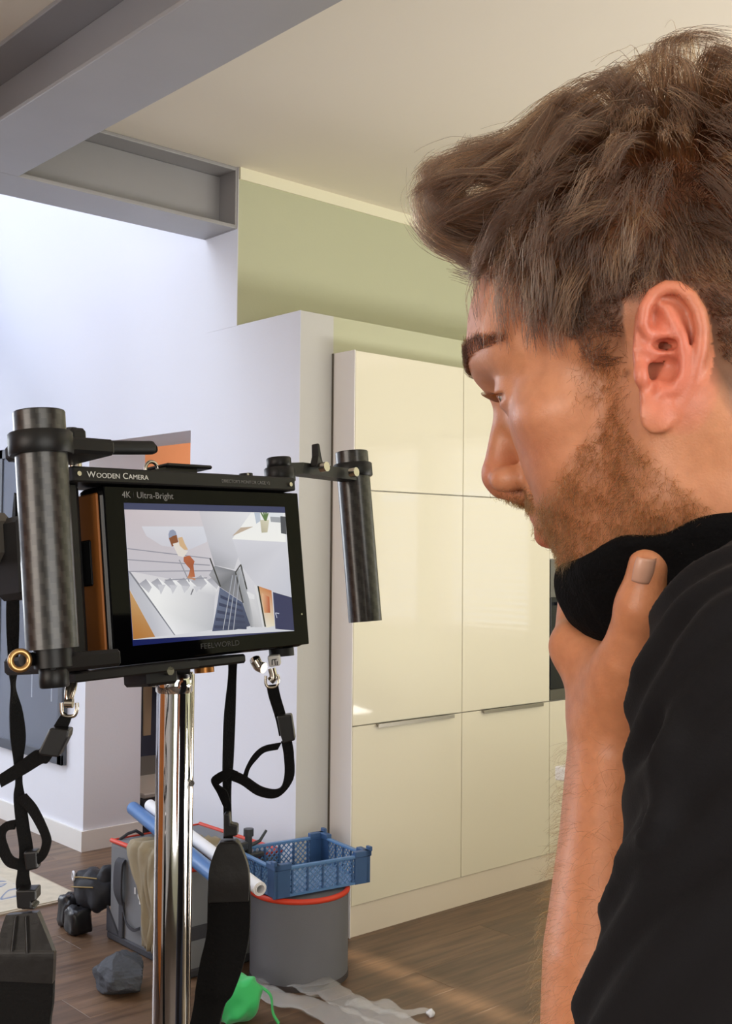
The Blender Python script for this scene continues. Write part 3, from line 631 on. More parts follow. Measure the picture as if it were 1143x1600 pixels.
# the picture on the screen: flat polygons in screen units (0..1 across, 0..1 up)
SP = MB(); sc_col = []
SW, SH = .1507, .0942; layer = [0]
def poly(pts, cols):
    layer[0] += 1; y = -.00125 - layer[0] * 6e-6
    SP.add([(-SW / 2 + u * SW, y, -SH / 2 + v * SH) for u, v in pts], [tuple(range(len(pts)))])
    cols = cols if isinstance(cols[0], (list, tuple)) else [cols] * len(pts)
    sc_col.append([lin(c) for c in cols])
Hs = np.linalg.inv  # the screen's corners in the photograph give the drawing its proportions
_A = []; _b = []
for (X, Y), (u, v) in zip(((190, 787), (445, 793), (456, 987), (208, 1010)), ((0, 1), (1, 1), (1, 0), (0, 0))):
    _A += [[X, Y, 1, 0, 0, 0, -u * X, -u * Y], [0, 0, 0, X, Y, 1, -v * X, -v * Y]]; _b += [u, v]
HM = np.append(np.linalg.solve(np.array(_A, float), np.array(_b, float)), 1).reshape(3, 3)
def sp(x, y):
    X, Y = 150 + x * 350 / 1143, 690 + y * 350 / 1143; q = HM @ (X, Y, 1); return tuple(np.clip(q[:2] / q[2], 0, 1))
def zp(pts, cols): poly([sp(*p) for p in pts], cols)
W_ = (228, 229, 236); navy_ = (28, 36, 92)
poly([(0, 0), (1, 0), (1, 1), (0, 1)], [navy_, (26, 36, 96), (40, 50, 100), (48, 56, 100)])
zp([(134, 352), (965, 368), (1000, 970), (190, 1015)], [(222, 216, 222), (236, 236, 240), (216, 218, 228), (232, 232, 236)])   # white wall
zp([(134, 352), (520, 360), (640, 760), (165, 670)], [(212, 200, 206), (224, 216, 222), (208, 206, 216), (206, 202, 212)])
zp([(225, 440), (565, 440), (560, 520), (470, 560), (330, 540), (250, 490)], [(222, 222, 232), (228, 230, 240), (222, 224, 236), (214, 214, 226), (216, 214, 224), (220, 218, 228)])
zp([(520, 360), (800, 366), (720, 600), (700, 660), (600, 640), (565, 520)], [(214, 210, 218), (240, 240, 244), (206, 206, 216), (196, 196, 204), (168, 168, 178), (204, 204, 214)])
zp([(790, 366), (960, 370), (966, 520), (690, 505)], [(252, 252, 252), (252, 252, 252), (255, 255, 252), (255, 255, 252)])        # bright window bay
zp([(735, 445), (800, 440), (690, 490)], (198, 178, 160)); zp([(805, 366), (835, 366), (838, 410), (815, 425)], (196, 206, 222)); zp([(885, 366), (950, 370), (950, 420), (890, 415)], (168, 172, 180)); zp([(880, 366), (955, 368), (952, 392), (885, 388)], (236, 240, 246))
zp([(835, 405), (882, 405), (872, 470), (842, 472)], [(214, 208, 186), (226, 222, 200), (204, 196, 170), (190, 184, 160)])
for d in ((-12, 366), (2, 366), (14, 366), (24, 370)): zp([(858, 410), (848 + d[0], d[1]), (856 + d[0], d[1]), (868, 410)], (92, 124, 72))
zp([(940, 385), (966, 388), (970, 480), (942, 474)], (70, 74, 88))
zp([(690, 505), (968, 522), (995, 800), (815, 745), (735, 640)], [(222, 222, 232), (222, 222, 232), (206, 208, 222), (216, 216, 226), (206, 206, 216)])
zp([(895, 775), (995, 802), (1000, 968), (905, 960)], navy_); zp([(820, 745), (888, 768), (902, 945), (858, 955)], [(214, 150, 96), (206, 120, 70), (236, 226, 200), (240, 232, 216)]); zp([(838, 780), (876, 800), (880, 880), (850, 880)], [(236, 190, 150), (196, 84, 40), (176, 66, 30), (226, 160, 110)])
zp([(800, 740), (822, 746), (860, 955), (838, 955)], (226, 226, 230)); zp([(816, 744), (824, 746), (858, 950), (850, 950)], (24, 24, 28))
zp([(160, 670), (240, 760), (400, 990), (300, 1000), (170, 765)], [(188, 190, 202), (200, 202, 212), (232, 232, 238), (206, 206, 214), (196, 196, 206)])   # stringer left
zp([(168, 765), (300, 1000), (190, 1013)], [(206, 160, 104), (196, 140, 82), (186, 124, 62)])
zp([(160, 672), (172, 676), (410, 988), (396, 992)], (128, 130, 142))
st = [(215, 735), (250, 710), (275, 728), (310, 706), (340, 726), (375, 704), (408, 722), (445, 702), (478, 720), (530, 690), (560, 716), (590, 700), (622, 745)]
zp(st + [(600, 800), (590, 965), (400, 990), (300, 850)], [(250, 250, 252)] * len(st) + [(206, 206, 214), (196, 198, 206), (250, 250, 252), (252, 252, 252)])
for i in range(0, 12, 2):
    a, b__ = st[i], st[i + 1]; zp([a, b__, (b__[0] + 30, b__[1] + 42), (a[0] + 50, a[1] + 46)], [(176, 176, 188), (164, 164, 176), (196, 196, 206), (206, 206, 214)])
for i in range(4): zp([(310 + i * 60, 738 + i * 3), (350 + i * 60, 740 + i * 3), (326 + i * 60, 790 - i * 4)], (212, 212, 220))
zp([(600, 642), (715, 672), (745, 830), (625, 750), (570, 690)], [(140, 142, 152), (120, 122, 132), (150, 150, 158), (112, 114, 124), (170, 170, 178)])
zp([(625, 752), (745, 832), (780, 945), (700, 965), (586, 972), (610, 850)], [(92, 104, 136), (64, 78, 116), (52, 62, 98), (44, 54, 92), (60, 72, 112), (96, 108, 140)])
for i in range(5): zp([(628 - i * 8, 790 + i * 38), (735 + i * 6, 838 + i * 28), (735 + i * 6, 850 + i * 28), (628 - i * 8, 806 + i * 38)], (40, 52, 92))
zp([(735, 650), (765, 770), (800, 950), (780, 952), (740, 832), (705, 672)], [(186, 188, 196), (176, 178, 186), (196, 196, 202), (150, 152, 160), (166, 168, 176), (150, 152, 160)])
zp([(765, 770), (810, 790), (840, 950), (800, 952)], [(226, 226, 230), (216, 216, 222), (206, 206, 212), (190, 190, 196)])
def line(a, b__, w_, c):
    a, b__ = np.array(a, float), np.array(b__, float); d = _n(b__ - a); n_ = np.array([-d[1], d[0]]) * w_ / 2; zp([a - n_, b__ - n_, b__ + n_, a + n_], c)
for a, b__ in (((152, 555), (580, 606)), ((155, 612), (575, 640)), ((158, 672), (590, 668)), ((345, 716), (560, 704))): line(a, b__, 5, (150, 150, 164))
line((575, 604), (628, 748), 7, (48, 50, 58)); line((418, 612), (470, 725), 5, (150, 150, 160)); line((490, 760), (478, 790), 6, (120, 120, 130))
line((705, 676), (732, 636), 6, (50, 52, 60)); line((732, 636), (762, 762), 7, (50, 52, 60)); line((705, 676), (742, 830), 7, (60, 62, 70)); line((738, 648), (750, 720), 4, (110, 112, 120))
for k in range(3): line((690 + k * 18, 690), (640 + k * 26, 965), 4, (176, 180, 192))
zp([(760, 772), (800, 790), (800, 812), (772, 808)], (236, 236, 240))
# the woman on the stairs
zp([(362, 480), (368, 462), (384, 456), (398, 466), (404, 486), (384, 494), (364, 504)], (150, 158, 184)); zp([(364, 502), (384, 490), (404, 484), (412, 520), (392, 540), (380, 545)], (140, 76, 44))
zp([(384, 530), (412, 522), (440, 560), (462, 568), (440, 600), (412, 592), (396, 560)], (236, 228, 220)); zp([(410, 500), (432, 494), (446, 530), (462, 560), (444, 562), (420, 540)], (220, 182, 140))
zp([(440, 598), (470, 590), (496, 620), (490, 640), (498, 700), (462, 702), (474, 660), (456, 640), (440, 620)], [(176, 88, 54), (190, 96, 60), (180, 88, 52), (168, 80, 46), (190, 100, 62), (200, 120, 80), (170, 84, 50), (166, 80, 46), (180, 90, 56)])
line((460, 700), (500, 712), 10, (196, 140, 110))
line((905, 880), (912, 905), 4, (196, 200, 220)); line((905, 880), (924, 884), 4, (196, 200, 220))
pm_ = bpy.data.materials.new('screen_picture'); pm_.use_nodes = True; t = pm_.node_tree; b = t.nodes['Principled BSDF']; b.inputs['Base Color'].default_value = (.0, .0, .0, 1); b.inputs['Roughness'].default_value = .12; b.inputs['Emission Strength'].default_value = .80
at_n = t.nodes.new('ShaderNodeVertexColor'); at_n.layer_name = 'picture'; t.links.new(at_n.outputs['Color'], b.inputs['Emission Color'])
scr = SP.build('screen', pm_, rig, fix=False); ca = scr.data.color_attributes.new('picture', 'FLOAT_COLOR', 'CORNER')
for p, cols in zip(scr.data.polygons, sc_col):
    for li, c in zip(p.loop_indices, cols): ca.data[li].color = c
# left handle
LX_, LY_ = -.1555, -.030
carbon_tube('handle_tube', (LX_, LY_), -.044, .0955, .0152, rig)
MB().cyl((LX_, LY_, .0702), (LX_, LY_, .0835), .0188, 48, bev=.0008).build('clamp_ring', blk, rig)
MB().cyl((LX_, LY_, .0955), (LX_, LY_, .0962), .0148, 40).build('end_cap', blk, rig)
MB().cyl((LX_, LY_, -.0665), (LX_, LY_, -.0548), .0085, 32, bev=.0008).build('end_cap', blk, rig); MB().cyl((LX_, LY_, -.0548), (LX_, LY_, -.0435), .0110, 32).build('lower_collar', blk, rig)
MB().box((LX_ + .0, LY_ - .006, .072), (LX_ + .05, .010, .082), .002).build('upper_arm', blk, rig)
MB().box((LX_ - .006, LY_ - .008, -.058), (-.112, .014, -.0475), .002).build('lower_arm', blk, rig)
MB().box((LX_ + .035, -.012, .080), (LX_ + .047, .002, .093), .002).build('clamp_lug', blk, rig)
b_ = MB(); b_.ring((-.176, -.028, -.049), (.35, 1, 0), .0052, .0018, 28, 10); b_.build('eyelet', mat('brass', (176, 140, 92), .3, .9), rig); MB().cyl((-.172, -.026, -.049), (LX_ - .006, -.022, -.049), .004, 14).build('eyelet_stem', blk, rig)
# receiver behind the left handle
MB().box((-.146, .012, -.012), (-.120, .044, .040), .004).build('receiver_box', rub, rig)
b_ = MB(); b_.box((-.170, .030, .012), (-.135, .050, .044), .006); b_.build('receiver_shell', mat('grey_shell', (96, 92, 86), .4), rig)
# antenna
MB().tube(smooth_path(np.array([(-.112, .008, .0845), (-.09, .009, .0850), (-.06, .010, .0866), (-.041, .011, .0878), (-.0385, .011, .088)])), np.r_[np.full(18, .0048), np.linspace(.0048, .0046, 6), .0015], 18).build('antenna', rub, rig)
MB().cyl((-.1035, .010, .0695), (-.1035, .010, .080), .0042, 20).build('antenna_base', sl, rig); MB().cyl((-.1065, .009, .078), (-.1065, .009, .0965), .0045, 16).build('antenna_joint', rub, rig)
# tally plate and knobs on the top bar
MB().box((-.030, .006, .0745), (.012, .030, .0772), .001).build('top_plate', blk, rig); MB().prism([(-.05, .008, .0699), (-.03, .008, .0745), (-.03, .008, .0699)], (0, .02, 0)).box((-.03, .01, .0698), (.0, .028, .0745)).build('plate_foot', blk, rig)
b_ = MB(); b_.ring((-.036, .016, .0735), (0, 1, 0), .0055, .0013, 20, 8); b_.build('plate_loop', sl, rig)
MB().cyl((.050, .012, .0697), (.050, .012, .0735), .0052, 18).build('bolt', blk, rig); MB().cyl((.0465, .008, .0715), (.048, .0075, .0715), .002, 10).build('bolt_head', sl, rig)
# right arm, lever and handle
MB().cyl((.0965, .022, .0698), (.0965, .022, .0815), .0122, 32, bev=.0008).build('clamp_base', blk, rig); MB().cyl((.0965, .022, .0815), (.0965, .022, .0895), .0098, 32, bev=.0008).build('clamp_knob', blk, rig)
b_ = MB(); b_.prism([(.100, .014, .0745), (.118, .016, .0770), (.205, .036, .0775), (.205, .036, .0870), (.118, .016, .0860), (.100, .014, .0845)], (-.002, .014, 0)); b_.build('arm', blk, rig)
b_ = MB(); b_.prism([(.129, .012, .083), (.143, .016, .083), (.1395, .015, .092), (.1385, .015, .102), (.1355, .014, .1025), (.1345, .014, .092)], (-.001, .007, 0)); o = b_.build('lever', blk, rig); bevel(o, .001)
for xx, yy in ((.136, .0135), (.189, .028)): MB().cyl((xx, yy, .0822), (xx + .0006, yy - .006, .0822), .0040, 20).build('screw', sl, rig)
RX_, RY_ = .2175, .050
carbon_tube('handle_tube', (RX_, RY_), -.0455, .1045, .0146, rig)
MB().cyl((RX_, RY_, .0825), (RX_, RY_, .0945), .0172, 48, bev=.0008).build('clamp_ring', blk, rig); MB().cyl((RX_, RY_, .1045), (RX_, RY_, .1052), .0142, 40).build('end_cap', blk, rig)
# mount under the monitor
MB().box((-.028, .002, -.0668), (.028, .030, -.0602), .0015).build('base_plate', blk, rig); MB().cyl((-.006, .010, -.0705), (-.006, .010, -.0668), .007, 20).build('spigot', mat('bronze_ring', (150, 100, 50), .35, .8), rig)
MB().box((-.062, .002, -.075), (-.036, .030, -.0602), .002).build('mount_block', blk, rig); MB().cyl((-.046, -.002, -.066), (-.046, .002, -.066), .003, 14).build('bolt_head', sl, rig)
bpy.context.view_layer.update()

# ------------------------------------------------------------------ chrome stand
pt = at(272.5, 1060, .825); pw = np.array([pt[0], pt[1]])
chrome = mat('chrome', (222, 222, 224), .06, 1.0)
stand = thing('chrome_stand', (pw[0], pw[1], 0), 'polished chrome stand pole under the monitor with a second thin riser', 'stand')
zt = pt[2]
MB().cyl((0, 0, .10), (0, 0, zt - .004), .0126, 64).build('pole', chrome, stand)
off = cam((.0095, 0, .004)); off[2] = 0
b_ = MB().cyl((0, 0, zt - .010), (0, 0, zt + .004), .0136, 48, bev=.001); b_.build('collar', chrome, stand)
MB().cyl((off[0], off[1], .12), (off[0], off[1], zt + .003), .0045, 32).build('riser', mat('chrome_riser', (206, 196, 186), .12, 1.0), stand)
q1 = cam((.014, 0, -.003))
MB().cyl((off[0], off[1], zt - .075), (q1[0], q1[1], zt - .075), .0022, 12).build('screw', sl, stand)
b_ = MB().box((-.009, -.009, zt + .002), (.009, .009, zt + .016), .002); b_.build('head_block', blk, stand)
e1, e2 = cam((-.014, 0, 0)), cam((.013, 0, 0))
b_ = MB().cyl((e1[0], e1[1], zt + .003), (e1[0] * .4, e1[1] * .4, zt + .003), .0035, 14).cyl((e2[0], e2[1], zt + .002), (e2[0] * .4, e2[1] * .4, zt + .002), .003, 14); b_.build('thumb_screw', sl, stand)
for k in range(3):
    a = k * 2 * PI / 3 + .6
    MB().tube([(0.0126 * math.cos(a), .0126 * math.sin(a), .42), (.34 * math.cos(a), .34 * math.sin(a), .012)], .009, 14).build('leg', chrome, stand)
    MB().cyl((.34 * math.cos(a), .34 * math.sin(a), 0), (.345 * math.cos(a), .345 * math.sin(a), .02), .013, 14).build('foot', rub, stand)
MB().cyl((0, 0, .39), (0, 0, .45), .02, 24).cyl((0, 0, .08), (0, 0, .13), .018, 24).build('leg_collar', blk, stand)

# ------------------------------------------------------------------ the neck strap hanging from both sides of the cage
web = mat('webbing', (7, 7, 8), .85, spec=.2, bump=.5, bscale=700); lth = mat('strap_leather', (18, 15, 14), .34, bump=.15, bscale=120); padm = mat('strap_pad', (11, 10, 10), .8, spec=.15, bump=.5, bscale=420, sheen=.05)
plas = mat('buckle_plastic', (16, 16, 18), .35)
st_ = thing('neck_strap', at(60, 1300, .72), 'black webbing neck strap with leather pad ends hanging in loops below the monitor', 'strap')
bpy.context.view_layer.update(); Minv = np.array(st_.matrix_world.inverted())
def rib(rows, th=.0016, name='webbing', m=None, sub=6):
    L = np.array([at(r[0], r[1], r[4]) for r in rows]); Q = np.array([at(r[2], r[3], r[5] if len(r) > 5 else r[4]) for r in rows])
    return MB().ribbon(L, Q, th, sub).xf(Minv).build(name, m or web, st_)
# left side
rib([(24, 770, 26, 776, .745, .735), (16, 860, 26, 862, .742, .735), (10, 960, 30, 962, .738, .738), (13, 1037, 28, 1037, .735, .739), (18.5, 1073, 23, 1073, .732, .741), (16, 1108, 34, 1110, .73, .738), (16, 1150, 40, 1150, .73, .735), (21, 1188, 36, 1188, .73, .733), (24, 1222, 35, 1222, .73, .732), (21, 1246, 40, 1248, .728, .73), (25, 1290, 46, 1290, .727, .729), (30, 1330, 52, 1330, .725, .727), (27, 1362, 46, 1362, .724, .726), (25, 1386, 49, 1386, .722, .724), (34, 1420, 50, 1420, .722, .723)])
rib([(99, 1112, 112, 1121, .722, .722), (88, 1128, 104, 1140, .722, .722), (64, 1168, 78, 1188, .722, .723), (52, 1174, 66, 1193, .724, .725), (30, 1190, 40, 1209, .727, .728), (-4, 1212, 3, 1230, .731, .731)])
rib([(24, 1248, 40, 1240, .73, .724), (44, 1268, 58, 1262, .722, .718), (62, 1300, 77, 1302, .715, .713), (66, 1318, 79, 1320, .713, .712), (58, 1336, 70, 1342, .715, .714), (42, 1346, 50, 1358, .72, .719)])
rib([(28, 1280, 22, 1296, .735, .734), (8, 1285, 12, 1298, .738, .737), (-6, 1302, 8, 1306, .740, .738), (-3, 1328, 12, 1322, .738, .736), (10, 1352, 20, 1338, .733, .732), (30, 1360, 38, 1344, .727, .727)])
def plate(pts, d0, d1, name, m, bev=.0012, dep=None):
    b_ = MB(); P = np.array([at(x, y, d0) for x, y in pts]); off_ = (at(571, 800, 1) - C0) * (d1 - d0); b_.prism(P, off_); o = b_.xf(Minv).build(name, m, st_); bevel(o, bev, 2); return o
plate([(77, 1138), (108, 1141), (106, 1152), (90, 1184), (60, 1180), (60, 1174)], .712, .724, 'slider', plas)
plate([(36, 1332), (58, 1330), (59, 1358), (40, 1362)], .714, .722, 'slider', plas)
plate([(24, 1392), (56, 1391), (56, 1408), (49, 1410), (49, 1416), (54, 1417), (54, 1422), (26, 1420)], .712, .724, 'buckle', plas)
def pad_piece(rows, name, m, d, th, sub=6):
    o = rib([(a, y0, b__, y1, d0, d1) for a, y0, b__, y1, d0, d1 in rows], th, name, m, sub); bevel(o, .0022, 3); return o
pad_piece([(12, 1428, 60, 1424, .717, .717), (6, 1445, 68, 1443, .716, .716), (-4, 1480, 84, 1483, .714, .714), (-6, 1492, 86, 1492, .713, .713), (-4, 1530, 84, 1534, .712, .712)], 'leather_end', lth, .715, .007)
for x0, x1, y0, y1 in ((24, 18, 1432, 1486), (40, 42, 1432, 1490)): MB().tube([at(x0, y0, .7115), at(x1, y1, .7085)], .0007, 6).xf(Minv).build('stitched_seam', lth, st_)
pad_piece([(-5, 1484, 86, 1488, .7135, .7135), (-5, 1560, 84, 1560, .713, .713), (-4, 1640, 82, 1640, .712, .712), (30, 1900, 130, 1880, .70, .70), (120, 2060, 170, 1990, .72, .70), (240, 2060, 220, 1985, .76, .74), (312, 1850, 240, 1850, .80, .80), (344, 1600, 296, 1606, .845, .845), (366, 1548, 306, 1542, .848, .848), (380, 1508, 313, 1502, .85, .85), (390, 1456, 323, 1456, .852, .852), (391, 1396, 325, 1396, .852, .852), (390, 1380, 326, 1380, .852, .852)], 'pad', padm, .71, .006, 8)
pad_piece([(344, 1314, 369, 1312, .852, .852), (339, 1322, 376, 1320, .852, .852), (329, 1350, 387, 1350, .851, .851), (326, 1378, 390, 1376, .850, .850), (327, 1408, 389, 1406, .850, .850)], 'leather_end', lth, .852, .008)
# right side
rib([(356, 1030, 371, 1030, .862, .862), (356, 1060, 369, 1060, .86, .862), (350, 1121, 367, 1121, .857, .862), (348, 1190, 364, 1190, .857, .862), (348, 1225, 361, 1225, .857, .86), (349, 1262, 361, 1262, .856, .858), (349, 1310, 364, 1310, .854, .854)])
rib([(358, 1200, 372, 1206, .852, .85), (340, 1208, 344, 1224, .853, .852), (330, 1219, 343, 1228, .854, .853), (340, 1240, 354, 1236, .855, .854), (350, 1262, 361, 1258, .855, .854)])
rib([(362, 1204, 362, 1219, .850, .853), (382, 1212, 378, 1226, .849, .852), (410, 1230, 404, 1243, .847, .85), (436, 1232, 434, 1245, .845, .847), (444, 1212, 458, 1217, .845, .846), (443, 1180, 459, 1180, .846, .846), (439, 1158, 456, 1158, .847, .847)])
rib([(440, 1160, 434, 1171, .849, .850), (412, 1166, 414, 1175, .851, .852), (396, 1178, 402, 1186, .853, .853), (385, 1196, 391, 1200, .853, .853), (379, 1212, 386, 1216, .852, .852)])
rib([(416, 1071, 434, 1069, .848, .848), (420, 1090, 438, 1088, .848, .848), (430, 1122, 446, 1116, .847, .847), (436, 1150, 452, 1146, .847, .847)])
plate([(432, 1119, )[0:2], (455, 1117), (461, 1157), (442, 1163), (438, 1150)], .838, .848, 'slider', plas)
plate([(349, 1272), (358, 1271), (360, 1288), (371, 1290), (371, 1306), (349, 1309)], .844, .853, 'buckle', plas)
# metal snap hooks
nick = mat('nickel', (208, 200, 186), .2, 1.0)
def tb(pts, r, name, n=10, closed=False):
    return MB().tube(smooth_path(np.array([at(*p) for p in pts]), 5) if not closed else np.array([at(*p) for p in pts]), r, n, closed=closed).xf(Minv).build(name, nick, st_)
tb([(113, 1054, .735), (110, 1068, .728), (107, 1084, .724), (108, 1098, .722)], .0028, 'snap_body'); tb([(118, 1056, .73), (117, 1072, .725), (112, 1090, .722)], .0014, 'snap_gate'); tb([(102, 1098, .722), (114, 1098, .722)], .0034, 'swivel')
tb([(96, 1098, .722), (97, 1114, .722), (104, 1119, .722), (116, 1118, .722), (120, 1108, .722), (120, 1098, .722)], .0013, 'loop')
tb([(398, 1030, .862), (403, 1040, .858), (412, 1044, .855)], .0042, 'snap_body', 16); tb([(398, 1032, .850), (404, 1042, .850)], .0035, 'snap_ring')
o = plate([(417, 1026), (436, 1024), (438, 1040), (420, 1043)], .842, .852, 'snap_block', mat('pale_tag', (206, 206, 204), .4))
tb([(424, 1044, .848), (427, 1058, .848), (422, 1064, .848)], .003, 'swivel'); tb([(415, 1056, .848), (415, 1068, .848), (420, 1074, .848), (432, 1072, .848), (435, 1060, .848), (433, 1054, .848)], .0011, 'loop')
for a, b__ in (((425, 1031), (425, 1039)), ((425, 1031), (432, 1030)), ((429, 1031), (430, 1039)), ((433, 1033), (433, 1039))): MB().tube([at(a[0], a[1], .8418), at(b__[0], b__[1], .8418)], .0004, 6).xf(Minv).build('lettering', mat('tag_print', (40, 40, 44), .6), st_)
# ------------------------------------------------------------------ signed-distance kit for the figure
def ell(P, c, r):
    q = (P - np.asarray(c, np.float32)); r = np.asarray(r, np.float32)
    k0 = np.sqrt(((q / r) ** 2).sum(-1)); k1 = np.sqrt(((q / (r * r)) ** 2).sum(-1)) + 1e-9
    return k0 * (k0 - 1) / k1
def cap(P, a, b, ra, rb):
    a, b = np.asarray(a, np.float32), np.asarray(b, np.float32); d = b - a
    t = np.clip(((P - a) @ d) / (d @ d + 1e-12), 0, 1)
    return np.sqrt(((P - a - t[..., None] * d) ** 2).sum(-1)) - (ra + (rb - ra) * t)
def chain(P, pts, rs, k=.004):
    d = None
    for i in range(len(pts) - 1):
        e = cap(P, pts[i], pts[i + 1], rs[i], rs[i + 1]); d = e if d is None else np.minimum(d, e)
    return d
def su(a, b, k):
    h = np.clip(.5 + .5 * (b - a) / k, 0, 1); return b + (a - b) * h - k * h * (1 - h)
def ss(a, b, k): return -su(-a, b, k)          # a minus b
def si(a, b, k): return -su(-a, -b, k)
def iso_mesh(sdf, lo, hi, h, B=8):
    lo = np.asarray(lo, float); n = np.ceil((np.asarray(hi, float) - lo) / (h * B)).astype(int)
    gi = np.stack(np.meshgrid(*[np.arange(k) for k in n], indexing='ij'), -1).reshape(-1, 3)
    d = sdf((lo + (gi + .5) * h * B).astype(np.float32)); act = gi[np.abs(d) < h * B * 1.25]
    loc = np.stack(np.meshgrid(*[np.arange(B + 1)] * 3, indexing='ij'), -1).reshape(-1, 3)
    N = n * B + 2; cid = lambda c: (c[..., 0] * N[1] + c[..., 1]) * N[2] + c[..., 2]
    cells, verts, quads = [], [], []
    for s in range(0, len(act), 1500):
        a = act[s:s + 1500]; G = a[:, None, :] * B + loc[None]; D = sdf((lo + G.reshape(-1, 3) * h).astype(np.float32)).reshape(len(a), B + 1, B + 1, B + 1)
        ins = D < 0; cnt = np.zeros((len(a), B, B, B), int); acc = np.zeros((len(a), B, B, B, 3)); ne = np.zeros((len(a), B, B, B))
        for x in (0, 1):
            for y in (0, 1):
                for z in (0, 1): cnt += ins[:, x:x + B, y:y + B, z:z + B]
        for ax in range(3):
            o = [q for q in range(3) if q != ax]
            for p in (0, 1):
                for q in (0, 1):
                    s0 = [slice(0, B)] * 3; s1 = [slice(0, B)] * 3
                    for t_, v in ((o[0], p), (o[1], q)): s0[t_] = slice(v, v + B); s1[t_] = slice(v, v + B)
                    s1[ax] = slice(1, B + 1)
                    A, C = D[(slice(None), *s0)], D[(slice(None), *s1)]; cr = (A < 0) != (C < 0); t = np.where(cr, A / (A - C + 1e-20), 0)
                    pos = np.zeros(A.shape + (3,)); pos[..., ax] = t; pos[..., o[0]] = p; pos[..., o[1]] = q
                    acc += np.where(cr[..., None], pos, 0); ne += cr
        m = (cnt > 0) & (cnt < 8); w = np.argwhere(m); g = a[w[:, 0]] * B + w[:, 1:]
        cells.append(cid(g)); verts.append(lo + (g + acc[m] / np.maximum(ne[m], 1)[:, None]) * h)
        for ax in range(3):
            o = [(ax + 1) % 3, (ax + 2) % 3]
            s0 = [slice(0, B)] * 3; s1 = [slice(0, B)] * 3; s1[ax] = slice(1, B + 1)
            A, C = ins[(slice(None), *s0)], ins[(slice(None), *s1)]; cr = np.argwhere(A != C)
            g = a[cr[:, 0]] * B + cr[:, 1:]; fl = A[tuple(cr.T)]
            e0 = np.zeros(3, int); e0[o[0]] = 1; e1 = np.zeros(3, int); e1[o[1]] = 1
            q = np.stack([cid(g), cid(g - e0), cid(g - e0 - e1), cid(g - e1)], 1); q[~fl] = q[~fl][:, ::-1]; quads.append(q)
    cells = np.concatenate(cells); V = np.concatenate(verts); Q = np.concatenate(quads)
    o = np.argsort(cells); cs = cells[o]; V = V[o]; ix = np.searchsorted(cs, Q); ix = np.minimum(ix, len(cs) - 1); ok = (cs[ix] == Q).all(1)
    return V, ix[ok]
def np_mesh(name, V, Q, m, parent, smooth=True):
    me = bpy.data.meshes.new(name); me.vertices.add(len(V)); me.vertices.foreach_set('co', np.asarray(V, np.float32).ravel())
    k = Q.shape[1]; me.loops.add(Q.size); me.loops.foreach_set('vertex_index', Q.astype(np.int32).ravel()); me.polygons.add(len(Q)); me.polygons.foreach_set('loop_start', np.arange(0, Q.size, k, dtype=np.int32))
    me.polygons.foreach_set('use_smooth', np.full(len(Q), smooth)); me.update(calc_edges=True); me.validate(); me.materials.append(m)
    o = bpy.data.objects.new(name, me); COL.objects.link(o); o.parent = parent; return o
def strands(name, P, r0, r1, m, parent, rnd=None):
    n, k, _ = P.shape; cu = bpy.data.hair_curves.new(name); cu.add_curves([k] * n)
    cu.attributes['position'].data.foreach_set('vector', P.astype(np.float32).ravel())
    ra = cu.attributes.get('radius') or cu.attributes.new('radius', 'FLOAT', 'POINT')
    t = np.linspace(0, 1, k); rr = (r0 + (r1 - r0) * t ** 1.5)[None].repeat(n, 0)
    if rnd is not None: rr = rr * rnd[:, None]
    ra.data.foreach_set('value', rr.astype(np.float32).ravel()); cu.materials.append(m)
    o = bpy.data.objects.new(name, cu); COL.objects.link(o); o.parent = parent; return o
# ------------------------------------------------------------------ the person
HA, HP = math.radians(30), math.radians(8)
HOc = np.array([.163, -.0600, .560])                 # between the ears, camera axes (right, down, forward)
f0 = np.array([-math.cos(HA), 0, math.sin(HA)]); hl = np.array([-math.sin(HA), 0, -math.cos(HA)]); u0 = np.array([0, -1., 0])
hf = f0 * math.cos(HP) - u0 * math.sin(HP); hu = u0 * math.cos(HP) + f0 * math.sin(HP)
HM_ = np.stack([hf, hl, hu], 1)                      # head axes (forward, his left, up) -> camera axes
HW = R @ HM_; HO = C0 + R @ HOc
def h2w(p): return HO + np.asarray(p) @ HW.T
def w2h(p): return ((p - HO) @ HW).astype(np.float32)
def fin(v): v = np.asarray(v, float); return v / 1000.0
mm = .001
# ear frame: nearly square to the camera
EN = _n(np.array([-.06, .96, .02])); EN = _n(HM_.T @ np.array([.02, .02, -1.0]) * .75 + np.array([0, 1.0, 0]) * .25)
EX = _n(HM_.T @ np.array([1.0, 0, 0]) - EN * (EN @ (HM_.T @ np.array([1.0, 0, 0])))); EY = np.cross(EN, EX)
if EY[2] < 0: EY = -EY
EO = fin((0, 75, 1))
OUT = fin([(-8.3, 20), (-8.0, 25), (-6.8, 29), (-3.3, 35), (2.3, 38.6), (8.8, 38.4), (15.3, 34), (19.6, 27), (21.8, 19), (21.5, 10), (19.6, 0), (15.8, -11), (10, -20), (4, -25.2), (-1.3, -26.8), (-4.2, -24), (-5.2, -16), (-6, -8), (-8, 0), (-9, 10)])
def poly2(x, y, pts):
    d = np.full(x.shape, 1e9, np.float32); s = np.ones(x.shape, np.float32); n = len(pts); j = n - 1
    for i in range(n):
        e = pts[j] - pts[i]; wx, wy = x - pts[i][0], y - pts[i][1]; t = np.clip((wx * e[0] + wy * e[1]) / (e @ e), 0, 1); bx, by = wx - e[0] * t, wy - e[1] * t
        d = np.minimum(d, bx * bx + by * by); c1 = y >= pts[i][1]; c2 = y < pts[j][1]; c3 = e[0] * wy > e[1] * wx
        s = np.where((c1 & c2 & c3) | (~c1 & ~c2 & ~c3), -s, s); j = i
    return s * np.sqrt(d)
